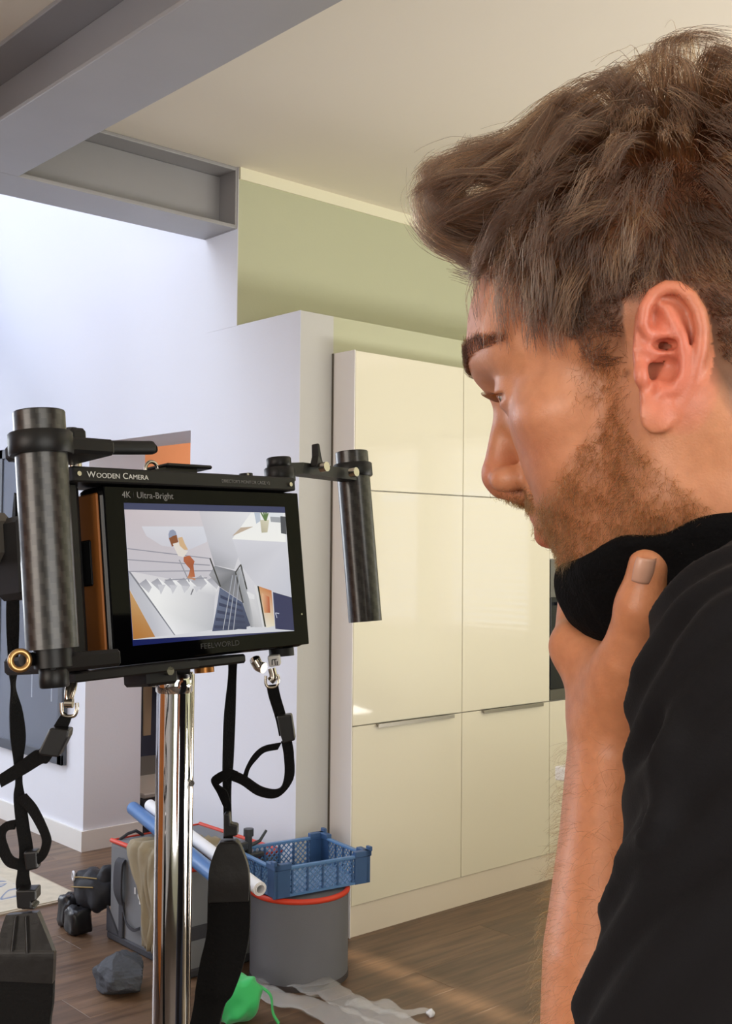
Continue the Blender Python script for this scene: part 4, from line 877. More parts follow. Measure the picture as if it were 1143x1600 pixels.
def ear(Pm):
    q = Pm - EO.astype(np.float32); x, y, z = q @ EX.astype(np.float32), q @ EY.astype(np.float32), q @ EN.astype(np.float32)
    E = np.stack([x, y, z], -1)
    curl = .10 * np.clip(x, 0, None) ** 1.0                       # the ear leans outwards towards its back edge
    zz = z - curl - .001; Ez = np.stack([x, y, zz], -1)
    d = poly2(x, y, OUT * .94); d = np.maximum(d, np.abs(zz + .0008) - .0020) - .0008
    hx = [(-2.2, 14, 1.4), (-5.2, 20, 3.2), (-4.6, 27, 3.8), (-1, 33, 4), (4, 35.8, 4.2), (9, 35.2, 4.4), (14, 31, 4.6), (17.6, 24.5, 4.8), (19, 17, 4.8), (18.6, 8, 4.4), (16.6, -2, 3.4), (13, -11, 1.8), (9, -17, .4)]
    d = su(d, chain(Ez, [fin(p) for p in hx], [v * mm for v in (2.2, 2.8, 2.9, 2.9, 3.0, 3.1, 3.2, 3.3, 3.3, 3.2, 2.9, 2.6, 2.2)]), .0016)
    ah = [(2.5, -9.5, 1.6), (8.5, -8, 2.0), (11.6, -2, 2.6), (12.2, 7, 2.8), (10.4, 15, 2.6), (7, 22, 2.0), (3.8, 29, 1.2)]
    d = su(d, chain(Ez, [fin(p) for p in ah], [v * mm for v in (2.8, 2.9, 3.1, 3.3, 3.2, 3.0, 2.2)]), .0025)
    d = su(d, chain(Ez, [fin(p) for p in ((9.8, 14.5, 2), (4, 15.6, 1.6), (-1.5, 16.8, 1.4))], [.0024, .0022, .0020]), .002)
    d = su(d, chain(Ez, [fin(p) for p in ((-4.5, 10, 1.0), (1, 7.6, .8), (5.5, 7, -.5))], [.0022, .0018, .0014]), .0018)
    d = su(d, ell(Ez, fin((1.5, -18.5, .6)), fin((7.2, 8.2, 3.4))), .003)                                              # lobe
    d = su(d, ell(Ez, fin((-5.4, -1.5, 1.8)), fin((3.6, 5.4, 3.0))), .002)                                            # tragus
    d = ss(d, chain(Ez, [fin(p) for p in ((3, 31.0, 2.4), (8.5, 30.2, 2.4), (12.4, 25.5, 2.2), (14.6, 18, 2.2), (14.9, 9, 2.0), (13.2, 0, 1.8), (9.5, -7.5, 2.2))], [.0012, .0017, .0018, .0017, .0016, .0014, .0008]), .0014)
    d = ss(d, ell(Ez, fin((4.6, 1.2, 1.6)), fin((5.6, 5.6, 5.2))), .0018)                                             # cavum
    d = ss(d, ell(Ez, fin((4.6, 11.4, 1.2)), fin((5.4, 2.7, 4.4))), .0014)                                            # cymba
    d = ss(d, ell(Ez, fin((.1, 23, 3.0)), fin((2.6, 4.8, 3.8))), .0014)                                               # fossa
    d = ss(d, ell(Ez, fin((-.6, .4, -2)), fin((2.6, 4.0, 13))), .0010)                                                # canal
    d = ss(d, cap(Ez, fin((-.4, -3, 1.6)), fin((-2.0, -9, 2.4)), .0016, .0012), .0010)                                # notch
    return d
def head_sdf(W):
    P = w2h(W); A = P.copy(); A[..., 1] = np.abs(A[..., 1])
    d = ell(P, fin((2, 0, 50)), fin((98, 74, 79)))
    d = su(d, ell(P, fin((54, 0, 42)), fin((59, 54, 52))), .02)
    d = su(d, ell(P, fin((44, 0, -14)), fin((50, 52, 58))), .02)
    d = su(d, ell(A, fin((55, 40, -5)), fin((24, 22, 17))), .016)                   # cheekbones
    d = su(d, ell(A, fin((49, 30, -32)), fin((24, 22, 24))), .018)                  # cheeks
    d = su(d, chain(A, [fin(p) for p in ((2, 54, -12), (10, 51, -50), (37, 34, -74), (61, 8, -89))], [.016, .0155, .0145, .014]), .022)
    d = su(d, ell(P, fin((45, 0, -62)), fin((35, 36, 36))), .02)
    d = su(d, ell(P, fin((60, 0, -89)), fin((19, 22, 16))), .014)                   # chin
    d = su(d, ell(P, fin((58, 0, -43)), fin((33, 28, 20))), .012)                   # muzzle
    # brow ridge, sockets, lids
    d = su(d, chain(A, [fin(p) for p in ((102.5, 6, 33), (93, 25, 36), (68, 48, 32))], [.0098, .0098, .009]), .012)
    d = ss(d, ell(A, fin((104, 32, 10)), fin((18, 17, 10))), .012)
    d = su(d, ell(A, fin((77.5, 32, 12)), fin((14.5, 15, 13.6))), .004)
    d = ss(d, chain(A, [fin(p) for p in ((95, 20, 10), (95, 32, 8.2), (84, 46, 9.5))], [.0016, .0030, .0016]), .0015)
    # nose
    d = su(d, chain(P, [fin(p) for p in ((96, 0, 22), (99.5, 0, 8), (104.5, 0, -6), (108.5, 0, -22))], [.0085, .0072, .0078, .0095]), .009)
    d = su(d, ell(P, fin((108.0, 0, -27)), fin((10.4, 10, 9.0))), .006)
    d = su(d, ell(A, fin((99.5, 12.5, -29)), fin((10.5, 6.4, 7.2))), .005)
    d = su(d, cap(P, fin((110, 0, -33)), fin((97, 0, -38)), .0045, .006), .004)
    d = ss(d, ell(A, fin((103.5, 9.2, -35.2)), fin((4.8, 3.4, 4.4))), .0016)
    d = ss(d, chain(A, [fin(p) for p in ((92, 20.0, -21), (87, 21.5, -30), (80, 25, -40))], [.0022, .0020, .001]), .006)   # crease beside the nose
    # lips
    d = su(d, chain(A, [fin(p) for p in ((87.5, 0, -49.5), (86, 7, -50), (75, 22, -54))], [.0058, .0058, .003]), .006)
    d = su(d, chain(A, [fin(p) for p in ((85, 0, -63), (83, 10, -61.5), (74, 21, -57))], [.0072, .0070, .0032]), .006)
    d = ss(d, chain(A, [fin(p) for p in ((92, 0, -55.5), (87, 9, -55), (75, 23, -56))], [.0013, .0013, .0008]), .002)
    d = ss(d, ell(P, fin((91, 0, -76)), fin((14, 18, 5))), .010)
    # temple hollow
    d = ss(d, ell(A, fin((72, 86, 30)), fin((26, 22, 22))), .02)
    # neck
    n = cap(P, fin((-16, 0, -30)), fin((-58, 0, -190)), .058, .062)
    n = su(n, cap(A, fin((-18, 54, -18)), fin((6, 26, -150)), .014, .016), .02)
    d = su(d, n, .024)
    d = su(d, ell(A, fin((-22, 58, -14)), fin((18, 14, 24))), .014)                 # mastoid
    m = np.abs(P - EO.astype(np.float32)).max(-1) < .05
    if m.any(): d[m] = su(d[m], ear(P[m]), .0022)
    Pm = P.copy(); Pm[..., 1] *= -1; m = np.abs(Pm - EO.astype(np.float32)).max(-1) < .05
    if m.any(): d[m] = su(d[m], ear(Pm[m]), .0022)
    return d
def cpt(px, py, d): return at(px, py, d)
# hand and arm joints (photograph column, row, distance)
WR, EL = cpt(968, 1150, .565), cpt(972, 1830, .500)
def arm_sdf(W):
    W = W.astype(np.float32)
    ax = _n(EL - WR); sd = _n(np.cross(ax, cam((0, 0, 1))))          # dorsal side direction (towards picture left)
    def off(p, s, f=0): return p + sd * s + cam((0, 0, 1)) * f
    lerp = lambda t: WR + (EL - WR) * t
    sgn = -1 if (sd @ cam((1, 0, 0))) > 0 else 1                      # sgn*sd points left in the picture
    L = lambda p, s, f=0: off(p, sgn * s, f)
    d = chain(W, [L(WR, .004, -.010), L(lerp(.25), .006, -.010), L(lerp(.55), .008, -.008), L(EL, 0, 0)], [.0185, .0200, .0255, .032])
    d = su(d, chain(W, [L(WR, .004, .014), L(lerp(.25), .006, .014), L(lerp(.55), .006, .014), L(EL, 0, .01)], [.0175, .0195, .026, .032]), .02)
    # metacarpals
    K = [cpt(897, 1010, .580), cpt(905, 1012, .603), cpt(918, 1024, .624), cpt(932, 1040, .640)]
    B = [cpt(955, 1105, .560), cpt(958, 1105, .572), cpt(962, 1108, .584), cpt(966, 1112, .594)]
    for k, b, r in zip(K, B, (.0112, .0110, .0105, .0095)): d = su(d, chain(W, [b, (b + k) / 2 + (b - k) * .02, k], [.0165, .0130, r]), .016)
    # fingers, curled round the far side of the chin
    FN = [[(897, 1010, .580), (899, 944, .618), (930, 900, .628), (958, 893, .618)], [(905, 1012, .603), (914, 948, .642), (946, 905, .648), (972, 900, .636)], [(918, 1024, .624), (932, 962, .660), (962, 920, .664), (985, 914, .650)], [(932, 1040, .640), (950, 990, .668), (976, 955, .672), (994, 946, .660)]]
    for q, r in zip(FN, (.0098, .0098, .0092, .0082)):
        d = su(d, chain(W, [cpt(*p) for p in q], [r * 1.08, r, r * .92, r * .82]), .006)
    # thumb
    T = [cpt(976, 1112, .550), cpt(984, 1030, .530), cpt(1003, 944, .517), cpt(1014, 884, .513)]
    d = su(d, chain(W, T, [.0175, .0142, .0108, .0094]), .012)
    d = su(d, ell_dir(W, cpt(1002, 948, .517), .0112), .006)
    # thenar and the web between thumb and index finger
    d = su(d, chain(W, [cpt(975, 1060, .545), cpt(945, 1030, .565), cpt(915, 1015, .578)], [.016, .013, .009]), .016)
    d = ss(d, chain(W, [cpt(975, 985, .545), cpt(950, 962, .560), cpt(925, 962, .575)], [.004, .0075, .006]), .010)
    return d
def ell_dir(W, c, r): return np.sqrt(((W - c.astype(np.float32)) ** 2).sum(-1)) - r
SK_base = lin((204, 142, 105))
# --- build the body
lo = np.array([9., 9, 9]); hi = -lo
for f in (-.11, .13):
    for l in (-.11, .11):
        for u in (-.21, .14):
            p = h2w(np.array([f, l, u])); lo = np.minimum(lo, p); hi = np.maximum(hi, p)
V1, Q1 = iso_mesh(head_sdf, lo - .01, hi + .01, .0013)
pts = np.array([WR, EL, cpt(880, 880, .5), cpt(1060, 870, .5), cpt(880, 900, .70), cpt(1060, 900, .70)])
V2, Q2 = iso_mesh(arm_sdf, pts.min(0) - .06, pts.max(0) + .06, .0012)
BV = np.concatenate([V1, V2]); BQ = np.concatenate([Q1, Q2 + len(V1)])
skin = bpy.data.materials.new('skin'); skin.use_nodes = True; t = skin.node_tree; b = t.nodes['Principled BSDF']
vc = t.nodes.new('ShaderNodeVertexColor'); vc.layer_name = 'complexion'
tc = t.nodes.new('ShaderNodeTexCoord'); nz = t.nodes.new('ShaderNodeTexNoise'); nz.inputs['Scale'].default_value = 160; nz.inputs['Detail'].default_value = 6; t.links.new(tc.outputs['Object'], nz.inputs['Vector'])
mx = t.nodes.new('ShaderNodeMix'); mx.data_type = 'RGBA'; mx.blend_type = 'MULTIPLY'; mx.inputs[0].default_value = .5
cr = t.nodes.new('ShaderNodeValToRGB'); cr.color_ramp.elements[0].color = (.72, .66, .62, 1); cr.color_ramp.elements[1].color = (1, 1, 1, 1); cr.color_ramp.elements[0].position = .25; cr.color_ramp.elements[1].position = .65; t.links.new(nz.outputs['Fac'], cr.inputs[0])
t.links.new(vc.outputs['Color'], mx.inputs[6]); t.links.new(cr.outputs[0], mx.inputs[7]); t.links.new(mx.outputs[2], b.inputs['Base Color'])
vo = t.nodes.new('ShaderNodeTexNoise'); vo.inputs['Scale'].default_value = 900; vo.inputs['Detail'].default_value = 3; t.links.new(tc.outputs['Object'], vo.inputs['Vector'])
bp = t.nodes.new('ShaderNodeBump'); bp.inputs['Strength'].default_value = .25; bp.inputs['Distance'].default_value = .0006; t.links.new(vo.outputs['Fac'], bp.inputs['Height']); t.links.new(bp.outputs[0], b.inputs['Normal'])
b.inputs['Roughness'].default_value = .42; b.inputs['Subsurface Weight'].default_value = .22; b.inputs['Subsurface Radius'].default_value = (1, .32, .14); b.inputs['Subsurface Scale'].default_value = .0035
FEET = C0 + R @ np.array([.26, 0, .60]); FEET[2] = 0
person = thing('person', FEET, 'person in dark grey t-shirt in profile, hand on chin, looking at the monitor', 'person')
PO = np.array(FEET)
body = np_mesh('body', BV - PO, BQ, skin, person)
# complexion per vertex
H = w2h(BV); isH = np.zeros(len(BV), bool); isH[:len(V1)] = True
Hm = H.copy(); Hm[:, 1] = np.abs(Hm[:, 1])
def gs(c, r): return np.exp(-(((Hm - fin(c)) / fin(r)) ** 2).sum(1)) * isH
colr = np.tile(np.array(SK_base[:3]), (len(BV), 1))
def blend(w, rgb):
    global colr
    colr = colr * (1 - w[:, None]) + np.array(lin(rgb)[:3]) * w[:, None]
blend(.55 * gs((112, 0, -26), (14, 16, 12)), (200, 112, 90)); blend(.45 * gs((72, 44, -18), (24, 22, 20)), (212, 132, 102))
ew = np.clip(1 - np.linalg.norm((Hm - fin((-8, 84, 6))) / fin((24, 22, 40)), axis=1), 0, 1) ** .5 * isH; blend(np.clip(ew * 1.1, 0, .85), (212, 118, 96))
lip = np.maximum(np.exp(-np.minimum(0, 0) ** 2) * 0, 0)
dl = np.minimum(chain(Hm, [fin(p) for p in ((89, 0, -50), (86, 7, -51), (75, 22, -55))], [.0045, .0045, .0015]), chain(Hm, [fin(p) for p in ((86, 0, -62.5), (82, 10, -61), (73, 21, -57))], [.006, .0055, .0015]))
blend(np.clip(1.4 - dl / .0025, 0, 1) * isH * .9, (196, 92, 84))
blend(.35 * gs((92, 33, 4), (10, 14, 7)), (176, 108, 92))
blend(.8 * np.exp(-(np.linalg.norm((H - fin((14.5, 70, 4.5))) / fin((2.1, 14, 1.9)), axis=1) ** 2)) * isH, (118, 70, 46))
def beard_w(Hm):
    # jaw and cheek, moustache, under the jaw
    f, l, u = Hm[:, 0] * 1000, Hm[:, 1] * 1000, Hm[:, 2] * 1000
    top = np.interp(f, [-12, 8, 22, 36, 50, 64, 76, 88, 110], [-12, -2, 2, -14, -26, -38, -44, -50, -52])
    w = np.clip((top - u) / 9, 0, 1) * np.clip((f - np.interp(u, [-60, -38, -20, 10], [-16, 2, 13, 15])) / 9, 0, 1) * np.clip((u + 118) / 12, 0, 1)
    side = np.clip((f - 12) / 8, 0, 1) * np.clip((44 - f) / 12, 0, 1) * np.clip((u + 10) / 10, 0, 1) * np.clip((26 - u) / 16, 0, 1) * np.clip((l - 50) / 10, 0, 1) * .8
    must = 1.0 * np.exp(-((u + 43.5) / 5.5) ** 2) * np.clip((f - 70) / 8, 0, 1) * np.clip((30 - l) / 8, 0, 1)
    return np.clip(np.maximum(np.maximum(w, side), must), 0, 1)
bw = beard_w(Hm) * isH * np.clip((dl - .0018) / .0022, 0, 1); blend(bw * .38, (140, 100, 74))
hx_ = (H[:, 0], Hm[:, 1], H[:, 2])
def hair_w(Hm):
    f, l, u = Hm[:, 0] * 1000, Hm[:, 1] * 1000, Hm[:, 2] * 1000
    line = np.interp(f, [-120, -60, -30, -8, 10, 14, 31, 36, 47, 65, 85, 100, 112, 125], [-52, -48, -30, 30, 34, 4, 6, 20, 35, 60, 77, 85, 88, 91])
    return np.clip((u - line) / 5, 0, 1)
eard = np.ones(len(BV)); eard[isH] = np.minimum(ear(H[isH]), ear(np.c_[H[isH][:, :1], -H[isH][:, 1:2], H[isH][:, 2:]].astype(np.float32)))
fade = np.where((Hm[:, 0] > .010) & (Hm[:, 0] < .042), np.clip((Hm[:, 2] - .004) / .026, 0, 1), 1)
fade = fade * np.where(Hm[:, 0] < -.01, np.clip((Hm[:, 2] - np.interp(Hm[:, 0], [-.06, -.03, -.012], [-.05, -.03, .012])) / .02, 0, 1), 1)
hw = hair_w(Hm) * isH * fade * (eard > .003); blend(hw * .8, (66, 46, 34))
blend(np.where(isH, 0, .6), (212, 142, 100))
ca = body.data.color_attributes.new('complexion', 'FLOAT_COLOR', 'POINT'); ca.data.foreach_set('color', np.c_[colr, np.ones(len(colr))].astype(np.float32).ravel())
# --- clothing
def mask_sdf(W):
    P = w2h(W); A = P.copy(); A[..., 1] = np.abs(A[..., 1])
    d = chain(A, [fin(p) for p in ((0, 50, -40), (14, 48, -58), (40, 33, -80), (58, 8, -88))], [.022, .0215, .021, .020])
    d = su(d, ell(P, fin((51, 0, -88)), fin((31, 30, 26))), .014)
    d = su(d, cap(P, fin((-16, 0, -50)), fin((-30, 0, -110)), .066, .068), .02)
    d = su(d, ell(P, fin((36, 8, -100)), fin((32, 34, 26))), .02)
    # upper edge and lower edge of the cloth
    a, b_ = fin((84, 0, -77)), fin((-40, 0, -60)); nrm = _n(np.array([-(b_ - a)[2], 0, (b_ - a)[0]])); nrm = nrm if nrm[2] > 0 else -nrm
    up = (P - a.astype(np.float32)) @ nrm.astype(np.float32) + .0016 * np.sin(P[..., 0] * 160) + .0012 * np.sin(P[..., 1] * 210)
    d = si(d, up, .004)
    return d
black_cloth = mat('black_cloth', (10, 10, 12), .9, bump=.5, bscale=500, spec=.12)
pc = [h2w(fin(p)) for p in ((110, 80, -30), (110, -80, -30), (-110, 80, -30), (-110, -80, -30), (110, 80, -170), (-110, -80, -170), (110, -80, -170), (-110, 80, -170))]
pc = np.array(pc); Vm, Qm = iso_mesh(mask_sdf, pc.min(0), pc.max(0), .002)
Vm = Vm + (noise3(Vm, 9, 3, 30) * .0012)[:, None] * _n(cam((-.6, 0, -.8)))
np_mesh('face_mask', Vm - PO, Qm, black_cloth, person)
# t-shirt: near shoulder and sleeve, chest and back
SHo = cpt(1332, 1130, .455); SL = cpt(1118, 1830, .440)
NB = h2w(fin((-50, 0, -150)))
def shirt_sdf(W):
    W = W.astype(np.float32)
    d = chain(W, [SHo, cpt(1234, 1440, .445), SL], [.080, .069, .066])                                   # sleeve and shoulder
    d = su(d, chain(W, [cpt(1330, 960, .520), SHo], [.058, .066]), .05)                                # trapezius
    d = su(d, chain(W, [cpt(1290, 1010, .60), cpt(1310, 1500, .62), cpt(1310, 2300, .64)], [.10, .115, .125]), .05)
    d = su(d, chain(W, [cpt(1290, 1060, .72), cpt(1200, 1500, .72), cpt(1230, 2300, .70)], [.085, .10, .11]), .05)
    d = su(d, cap(W, h2w(fin((-34, 0, -118))), h2w(fin((-62, 0, -180))), .070, .088), .03)               # collar
    return d
dkx = cam((1, 0, 0)); dky = cam((0, 1, 0)); dkz = cam((0, 0, 1))
def on_shirt(px_, py_):
    d_ = at(px_, py_, 1.0) - C0; t = .25
    for _ in range(60): t += float(shirt_sdf((C0 + d_ * t)[None])[0]) * .7 / np.linalg.norm(d_)
    return C0 + d_ * t
FOLDS = []
for pts_, r_ in (([(1024, 962), (1062, 920), (1100, 888), (1160, 856)], .0055), ([(1010, 1045), (1055, 965), (1100, 925), (1160, 890)], .005), ([(985, 1185), (1030, 1095), (1085, 1015), (1160, 945)], .0060), ([(985, 1105), (1012, 1050), (1040, 1010)], .005), ([(960, 1330), (1012, 1220), (1075, 1112), (1160, 1015)], .0062), ([(945, 1420), (1010, 1300), (1050, 1235)], .0045), ([(920, 1480), (985, 1350), (1062, 1225), (1160, 1105)], .0060), ([(905, 1570), (985, 1440), (1090, 1310), (1160, 1240)], .0062), ([(930, 1620), (1040, 1480), (1160, 1370)], .006), ([(1080, 1010), (1120, 960), (1170, 930)], .004)):
    q_ = smooth_path(np.array([on_shirt(*p) for p in pts_]), 4); n_ = len(q_); dq = np.linalg.norm(q_ - C0, axis=1); q_ = q_[np.abs(dq - np.median(dq)) < .07]; n_ = len(q_); FOLDS.append((q_, [r_ * (.45 + .55 * math.sin(PI * min(1, (i + 1.2) / (n_ + .6)))) for i in range(n_)]))
def shirt_full(W):
    d = shirt_sdf(W); m = np.abs(d) < .06
    if m.any():
        P = W[m].astype(np.float32); e = d[m]
        for q_, r_ in FOLDS: e = su(e, chain(P, q_, r_), .011)
        d = d.copy(); d[m] = e + .0012
    return d
tee = mat('tshirt_cloth', (25, 24, 26), .92, bump=.12, bscale=1100, noise=.08, nscale=60, spec=.10, sheen=.04)
pp = np.array([SHo, SL, cpt(1270, 1000, .80), cpt(1300, 2300, .75), cpt(950, 900, .45), cpt(1150, 2300, .6)])
Vt, Qt = iso_mesh(shirt_full, pp.min(0) - .16, pp.max(0) + .16, .0028)
keep = ~((w2h(Vt)[:, 2] > -.108) & (np.linalg.norm(w2h(Vt)[:, :2] - np.array([-.03, 0]), axis=1) < .085)); 
np_mesh('tshirt', Vt - PO, Qt[keep[Qt].all(1)], tee, person)
# trousers and shoes below the frame, so that the figure stands on the floor
hip = cpt(1255, 2300, .65); kx = cam((1, 0, 0)); kx[2] = 0
def legs_sdf(W):
    W = W.astype(np.float32); d = None
    for s in (-.085, .085):
        a = hip + dkz * s; kn = np.array([a[0], a[1], .50]) + dkx * -.02; an = np.array([a[0], a[1], .10]) + dkx * .01
        e = chain(W, [a + np.array([0, 0, .08]), kn, an], [.105, .075, .06]); d = e if d is None else su(d, e, .04)
    return d
Vl, Ql = iso_mesh(legs_sdf, np.array([hip[0] - .35, hip[1] - .35, .02]), np.array([hip[0] + .35, hip[1] + .35, hip[2] + .25]), .010, 4)
np_mesh('trousers', Vl - PO, Ql, mat('dark_denim', (34, 38, 50), .85), person)
for s in (-.085, .085):
    a = hip + dkz * s; g_ = MB(); blob(g_, (0, 0, 0), (.14, .052, .05), 31, .03, 18, .75); fx = _n(np.array([-dkx[0], -dkx[1], 0])); fy = np.array([-fx[1], fx[0], 0])
    g_.v = [tuple(fx * (p[0] + .05) + fy * p[1] + np.array([a[0], a[1], max(0.0, p[2] + .05)]) - PO) for p in g_.v]; g_.build('shoe', rub, person)
# thumb nail
nl = MB(); tn = cpt(1009, 893, .503); ax_ = _n(cpt(1014, 878, .505) - cpt(1004, 930, .509)); nx_ = _n(np.cross(ax_, cam((.10, .1, -1)))); nn_ = _n(np.cross(nx_, ax_)); nn_ = nn_ if nn_ @ cam((0, 0, -1)) > 0 else -nn_
P = [[tn + ax_ * (-.0058 + .0116 * i / 10) + nx_ * (.0056 * (1 - .25 * abs(i / 10 - .45) ** 2 * 4 * .5) * math.sin(a)) + nn_ * (.0046 * math.cos(a) - .0042 + .0004 * math.sin(PI * i / 10)) for a in np.linspace(-1.25, 1.25, 11)] for i in range(11)]
P = np.array(P) - PO
nl.grid(P); o = nl.build('thumb_nail', mat('nail', (206, 160, 138), .3), person); md = o.modifiers.new('t', 'SOLIDIFY'); md.thickness = .0006
# eyes
for s in (1, -1):
    c = h2w(fin((77.5, 32 * s, 12))) - PO; g_ = MB(); blob(g_, c, (.0124, .0124, .0124), 1, 0, 24); eye = g_.build('eye', mat('eye_white', (214, 204, 196), .12), person)
    d_ = HW @ _n(np.array([.94, .06 * s, -.22])); g_ = MB()
    V = []; n = 24; u_ = _n(np.cross(d_, (0, 0, 1))); w_ = np.cross(u_, d_)
    for rr, dz in ((.0058, .0112), (.0055, .0117), (.0024, .0124)): V += [c + d_ * dz + rr * (math.cos(q) * u_ + math.sin(q) * w_) for q in np.linspace(0, 2 * PI, n, endpoint=False)]
    g_.add(V, [(a * n + k, a * n + (k + 1) % n, (a + 1) * n + (k + 1) % n, (a + 1) * n + k) for a in range(2) for k in range(n)], True); g_.build('iris', mat('iris', (84, 72, 56), .15), eye)
    g_ = MB(); g_.add(V[2 * n:], [tuple(range(n))]); g_.build('pupil', mat('pupil', (8, 7, 7), .1), eye)
# mole in front of the ear
# --- hair
def hmat(name, mel, red, rough=.32, rnd=.25, col=None):
    m = bpy.data.materials.new(name); m.use_nodes = True; t = m.node_tree; t.nodes.clear(); h = t.nodes.new('ShaderNodeBsdfHairPrincipled'); o = t.nodes.new('ShaderNodeOutputMaterial')
    h.parametrization = 'MELANIN'; h.inputs['Melanin'].default_value = mel; h.inputs['Melanin Redness'].default_value = red; h.inputs['Roughness'].default_value = rough; h.inputs['Radial Roughness'].default_value = .5; h.inputs['Random Color'].default_value = rnd; h.inputs['Random Roughness'].default_value = .2
    if col: h.parametrization = 'COLOR'; h.inputs['Color'].default_value = lin(col)
    t.links.new(h.outputs[0], o.inputs[0]); return m
hair_m = hmat('brown_hair', .5, .30, col=(47, 30, 19)); light_m = hmat('light_brown_hair', .5, .3, col=(112, 80, 54)); beard_m = hmat('beard_hair', .40, .42, .4, .4); brow_m = hmat('brow_hair', .72, .5); fuzz_m = hmat('arm_hair', .3, .5)
me = body.data; nv = len(BV); nor = np.zeros(nv * 3, np.float32); me.vertices.foreach_get('normal', nor); nor = nor.reshape(-1, 3)
NH = nor @ HW                                            # normals in head axes
def pick(w, n, seed):
    r = np.random.default_rng(seed); p = w / w.sum(); i = r.choice(len(w), n, p=p); return i, r
def slerp_path(P0, dirs, L, k, slack=None):
    # dirs(t) -> (n,3); returns strands of length L in head axes
    P = [P0]; ds = L / (k - 1)
    for j in range(k - 1):
        d = dirs((j + .5) / (k - 1), P[-1]); q = P[-1] + d * ds[:, None]; P.append(q if slack is None else env_fix(q, slack))
    return np.stack(P, 1)
def nrm(a): return a / (np.linalg.norm(a, axis=-1, keepdims=True) + 1e-9)
def scalp(n, seed, k=14):
    f, l, u = Hm[:, 0] * 1000, Hm[:, 1] * 1000, Hm[:, 2] * 1000
    earm = eard > .0045
    w = hw ** 1.3 * earm
    i, r = pick(w, n, seed); p = H[i].astype(float); nn = NH[i].astype(float)
    return i, r, p, nn
def hair_env(P):
    A = P.astype(np.float32); d = ell(A, fin((0, 0, 62)), fin((106, 90, 109)))
    return su(d, ell(A, fin((94, 0, 115)), fin((45, 62, 35))), .018)
def env_fix(q, slack):
    d = hair_env(q); e = .002; g = np.stack([hair_env(q + np.eye(3)[a_] * e) - d for a_ in range(3)], 1); g = nrm(g)
    return q - g * np.clip(d - slack, 0, None)[:, None]
def flow(p, nn, L, r, k, wild):
    f, l, u = p[:, 0] * 1000, p[:, 1] * 1000, p[:, 2] * 1000
    top = np.clip((u - 66) / 36, 0, 1); sg = np.sign(l)
    fwd = np.clip((f + 30) / 40, 0, 1)
    rootw = np.clip((f - 54) / 22, 0, 1) * np.clip((u - 52) / 14, 0, 1)
    rnd = r.normal(size=p.shape) * wild[:, None]
    base = np.stack([(.75 * top + .42 * (1 - top)) * fwd - .6 * (1 - fwd), .30 * sg * top + .12 * sg, -.10 * top - .95 * (1 - top)], 1)
    def dirs(t, q):
        wq = np.clip((q[:, 0] * 1000 - 48) / 34, 0, 1) * np.clip((q[:, 2] * 1000 - 58) / 12, 0, 1)
        rf, ru = q[:, 0] - .090, q[:, 2] - .113; n_ = np.sqrt(rf * rf + ru * ru) + 1e-4
        rot = np.stack([-ru / n_, .22 * np.sign(q[:, 1]), rf / n_], 1)
        wq = wq * rootw; go = base * (1 - wq)[:, None] + rot * 1.5 * wq[:, None]
        lift = ((1 - t) ** 1.3 * (.45 + .55 * top) * (1 - .6 * wq))[:, None] * nn
        return nrm(lift + go * (.12 + t ** .6 + .9 * wq * (1 - t))[:, None] + rnd * (.25 + t))
    return dirs
def hair_len(p):
    f, l, u = p[:, 0] * 1000, np.abs(p[:, 1]) * 1000, p[:, 2] * 1000
    L = np.interp(u, [-50, 0, 30, 44, 56, 72, 100, 130], [.006, .007, .010, .022, .044, .066, .078, .085])
    ln_ = np.interp(f, [10, 31, 36, 47, 65, 85, 100, 112, 125], [4, 6, 20, 35, 60, 77, 85, 88, 91]); L = np.where((f > 28), L * np.clip((u - ln_) / 18 + .22 + .5 * np.clip((f - 62) / 22, 0, 1) * np.clip((u - 52) / 14, 0, 1), .22, 1), L)
    overear = (np.abs(f + 8) < 32) | (f < -8); L = np.where(overear, np.minimum(L, np.maximum(.0065, (u - 34) * .00085 + .006)), L)
    tmp = np.clip((f - 20) / 20, 0, 1) * np.clip((52 - u) / 16, 0, 1); L = L * (1 - .65 * tmp)
    return L
K = 15
gi, gr_, gp, gn = scalp(650, 5, K); gL = hair_len(gp) * gr_.uniform(.85, 1.18, len(gp)); gS = slerp_path(gp, flow(gp, gn, gL, gr_, K, gr_.uniform(.08, .5, len(gp))), gL, K, gr_.uniform(-.012, .003, len(gp)))
i, r, p, nn = scalp(36000, 6, K); L = hair_len(p) * r.uniform(.7, 1.12, len(p)); own = slerp_path(p, flow(p, nn, L, r, K, np.where(r.random(len(p)) < .04, .7, .16)), L, K, np.where(r.random(len(p)) < .03, r.uniform(.004, .016, len(p)), r.uniform(-.010, .001, len(p))))
near = np.empty(len(p), int)
for s in range(0, len(p), 2000): near[s:s + 2000] = np.argmin(((p[s:s + 2000, None] - gp[None]) ** 2).sum(-1), 1)
t_ = np.linspace(0, 1, K)[None, :, None]; offs = (p - gp[near])[:, None] * (1 - .72 * t_ ** .8) ; cl_ = gp[near][:, None] * 0 + gS[near] + offs
wgt = (.82 * np.clip(t_ * 2.2, 0, 1)) * (r.random(len(p)) > .10)[:, None, None]
hs = own * (1 - wgt) + cl_ * wgt
rw = r.normal(size=(len(p), 1, 3)) * .0009; hs = hs + rw * t_ * 2 + .0006 * np.sin(t_ * 9 + r.uniform(0, 6.28, (len(p), 1, 1))) * np.clip(t_ * 2, 0, 1)
hi_ = np.where(np.random.default_rng(3).random(len(gp))[near] < .34, r.random(len(p)) < .7, r.random(len(p)) < .07); hW = h2w(hs.reshape(-1, 3)).reshape(hs.shape) - PO
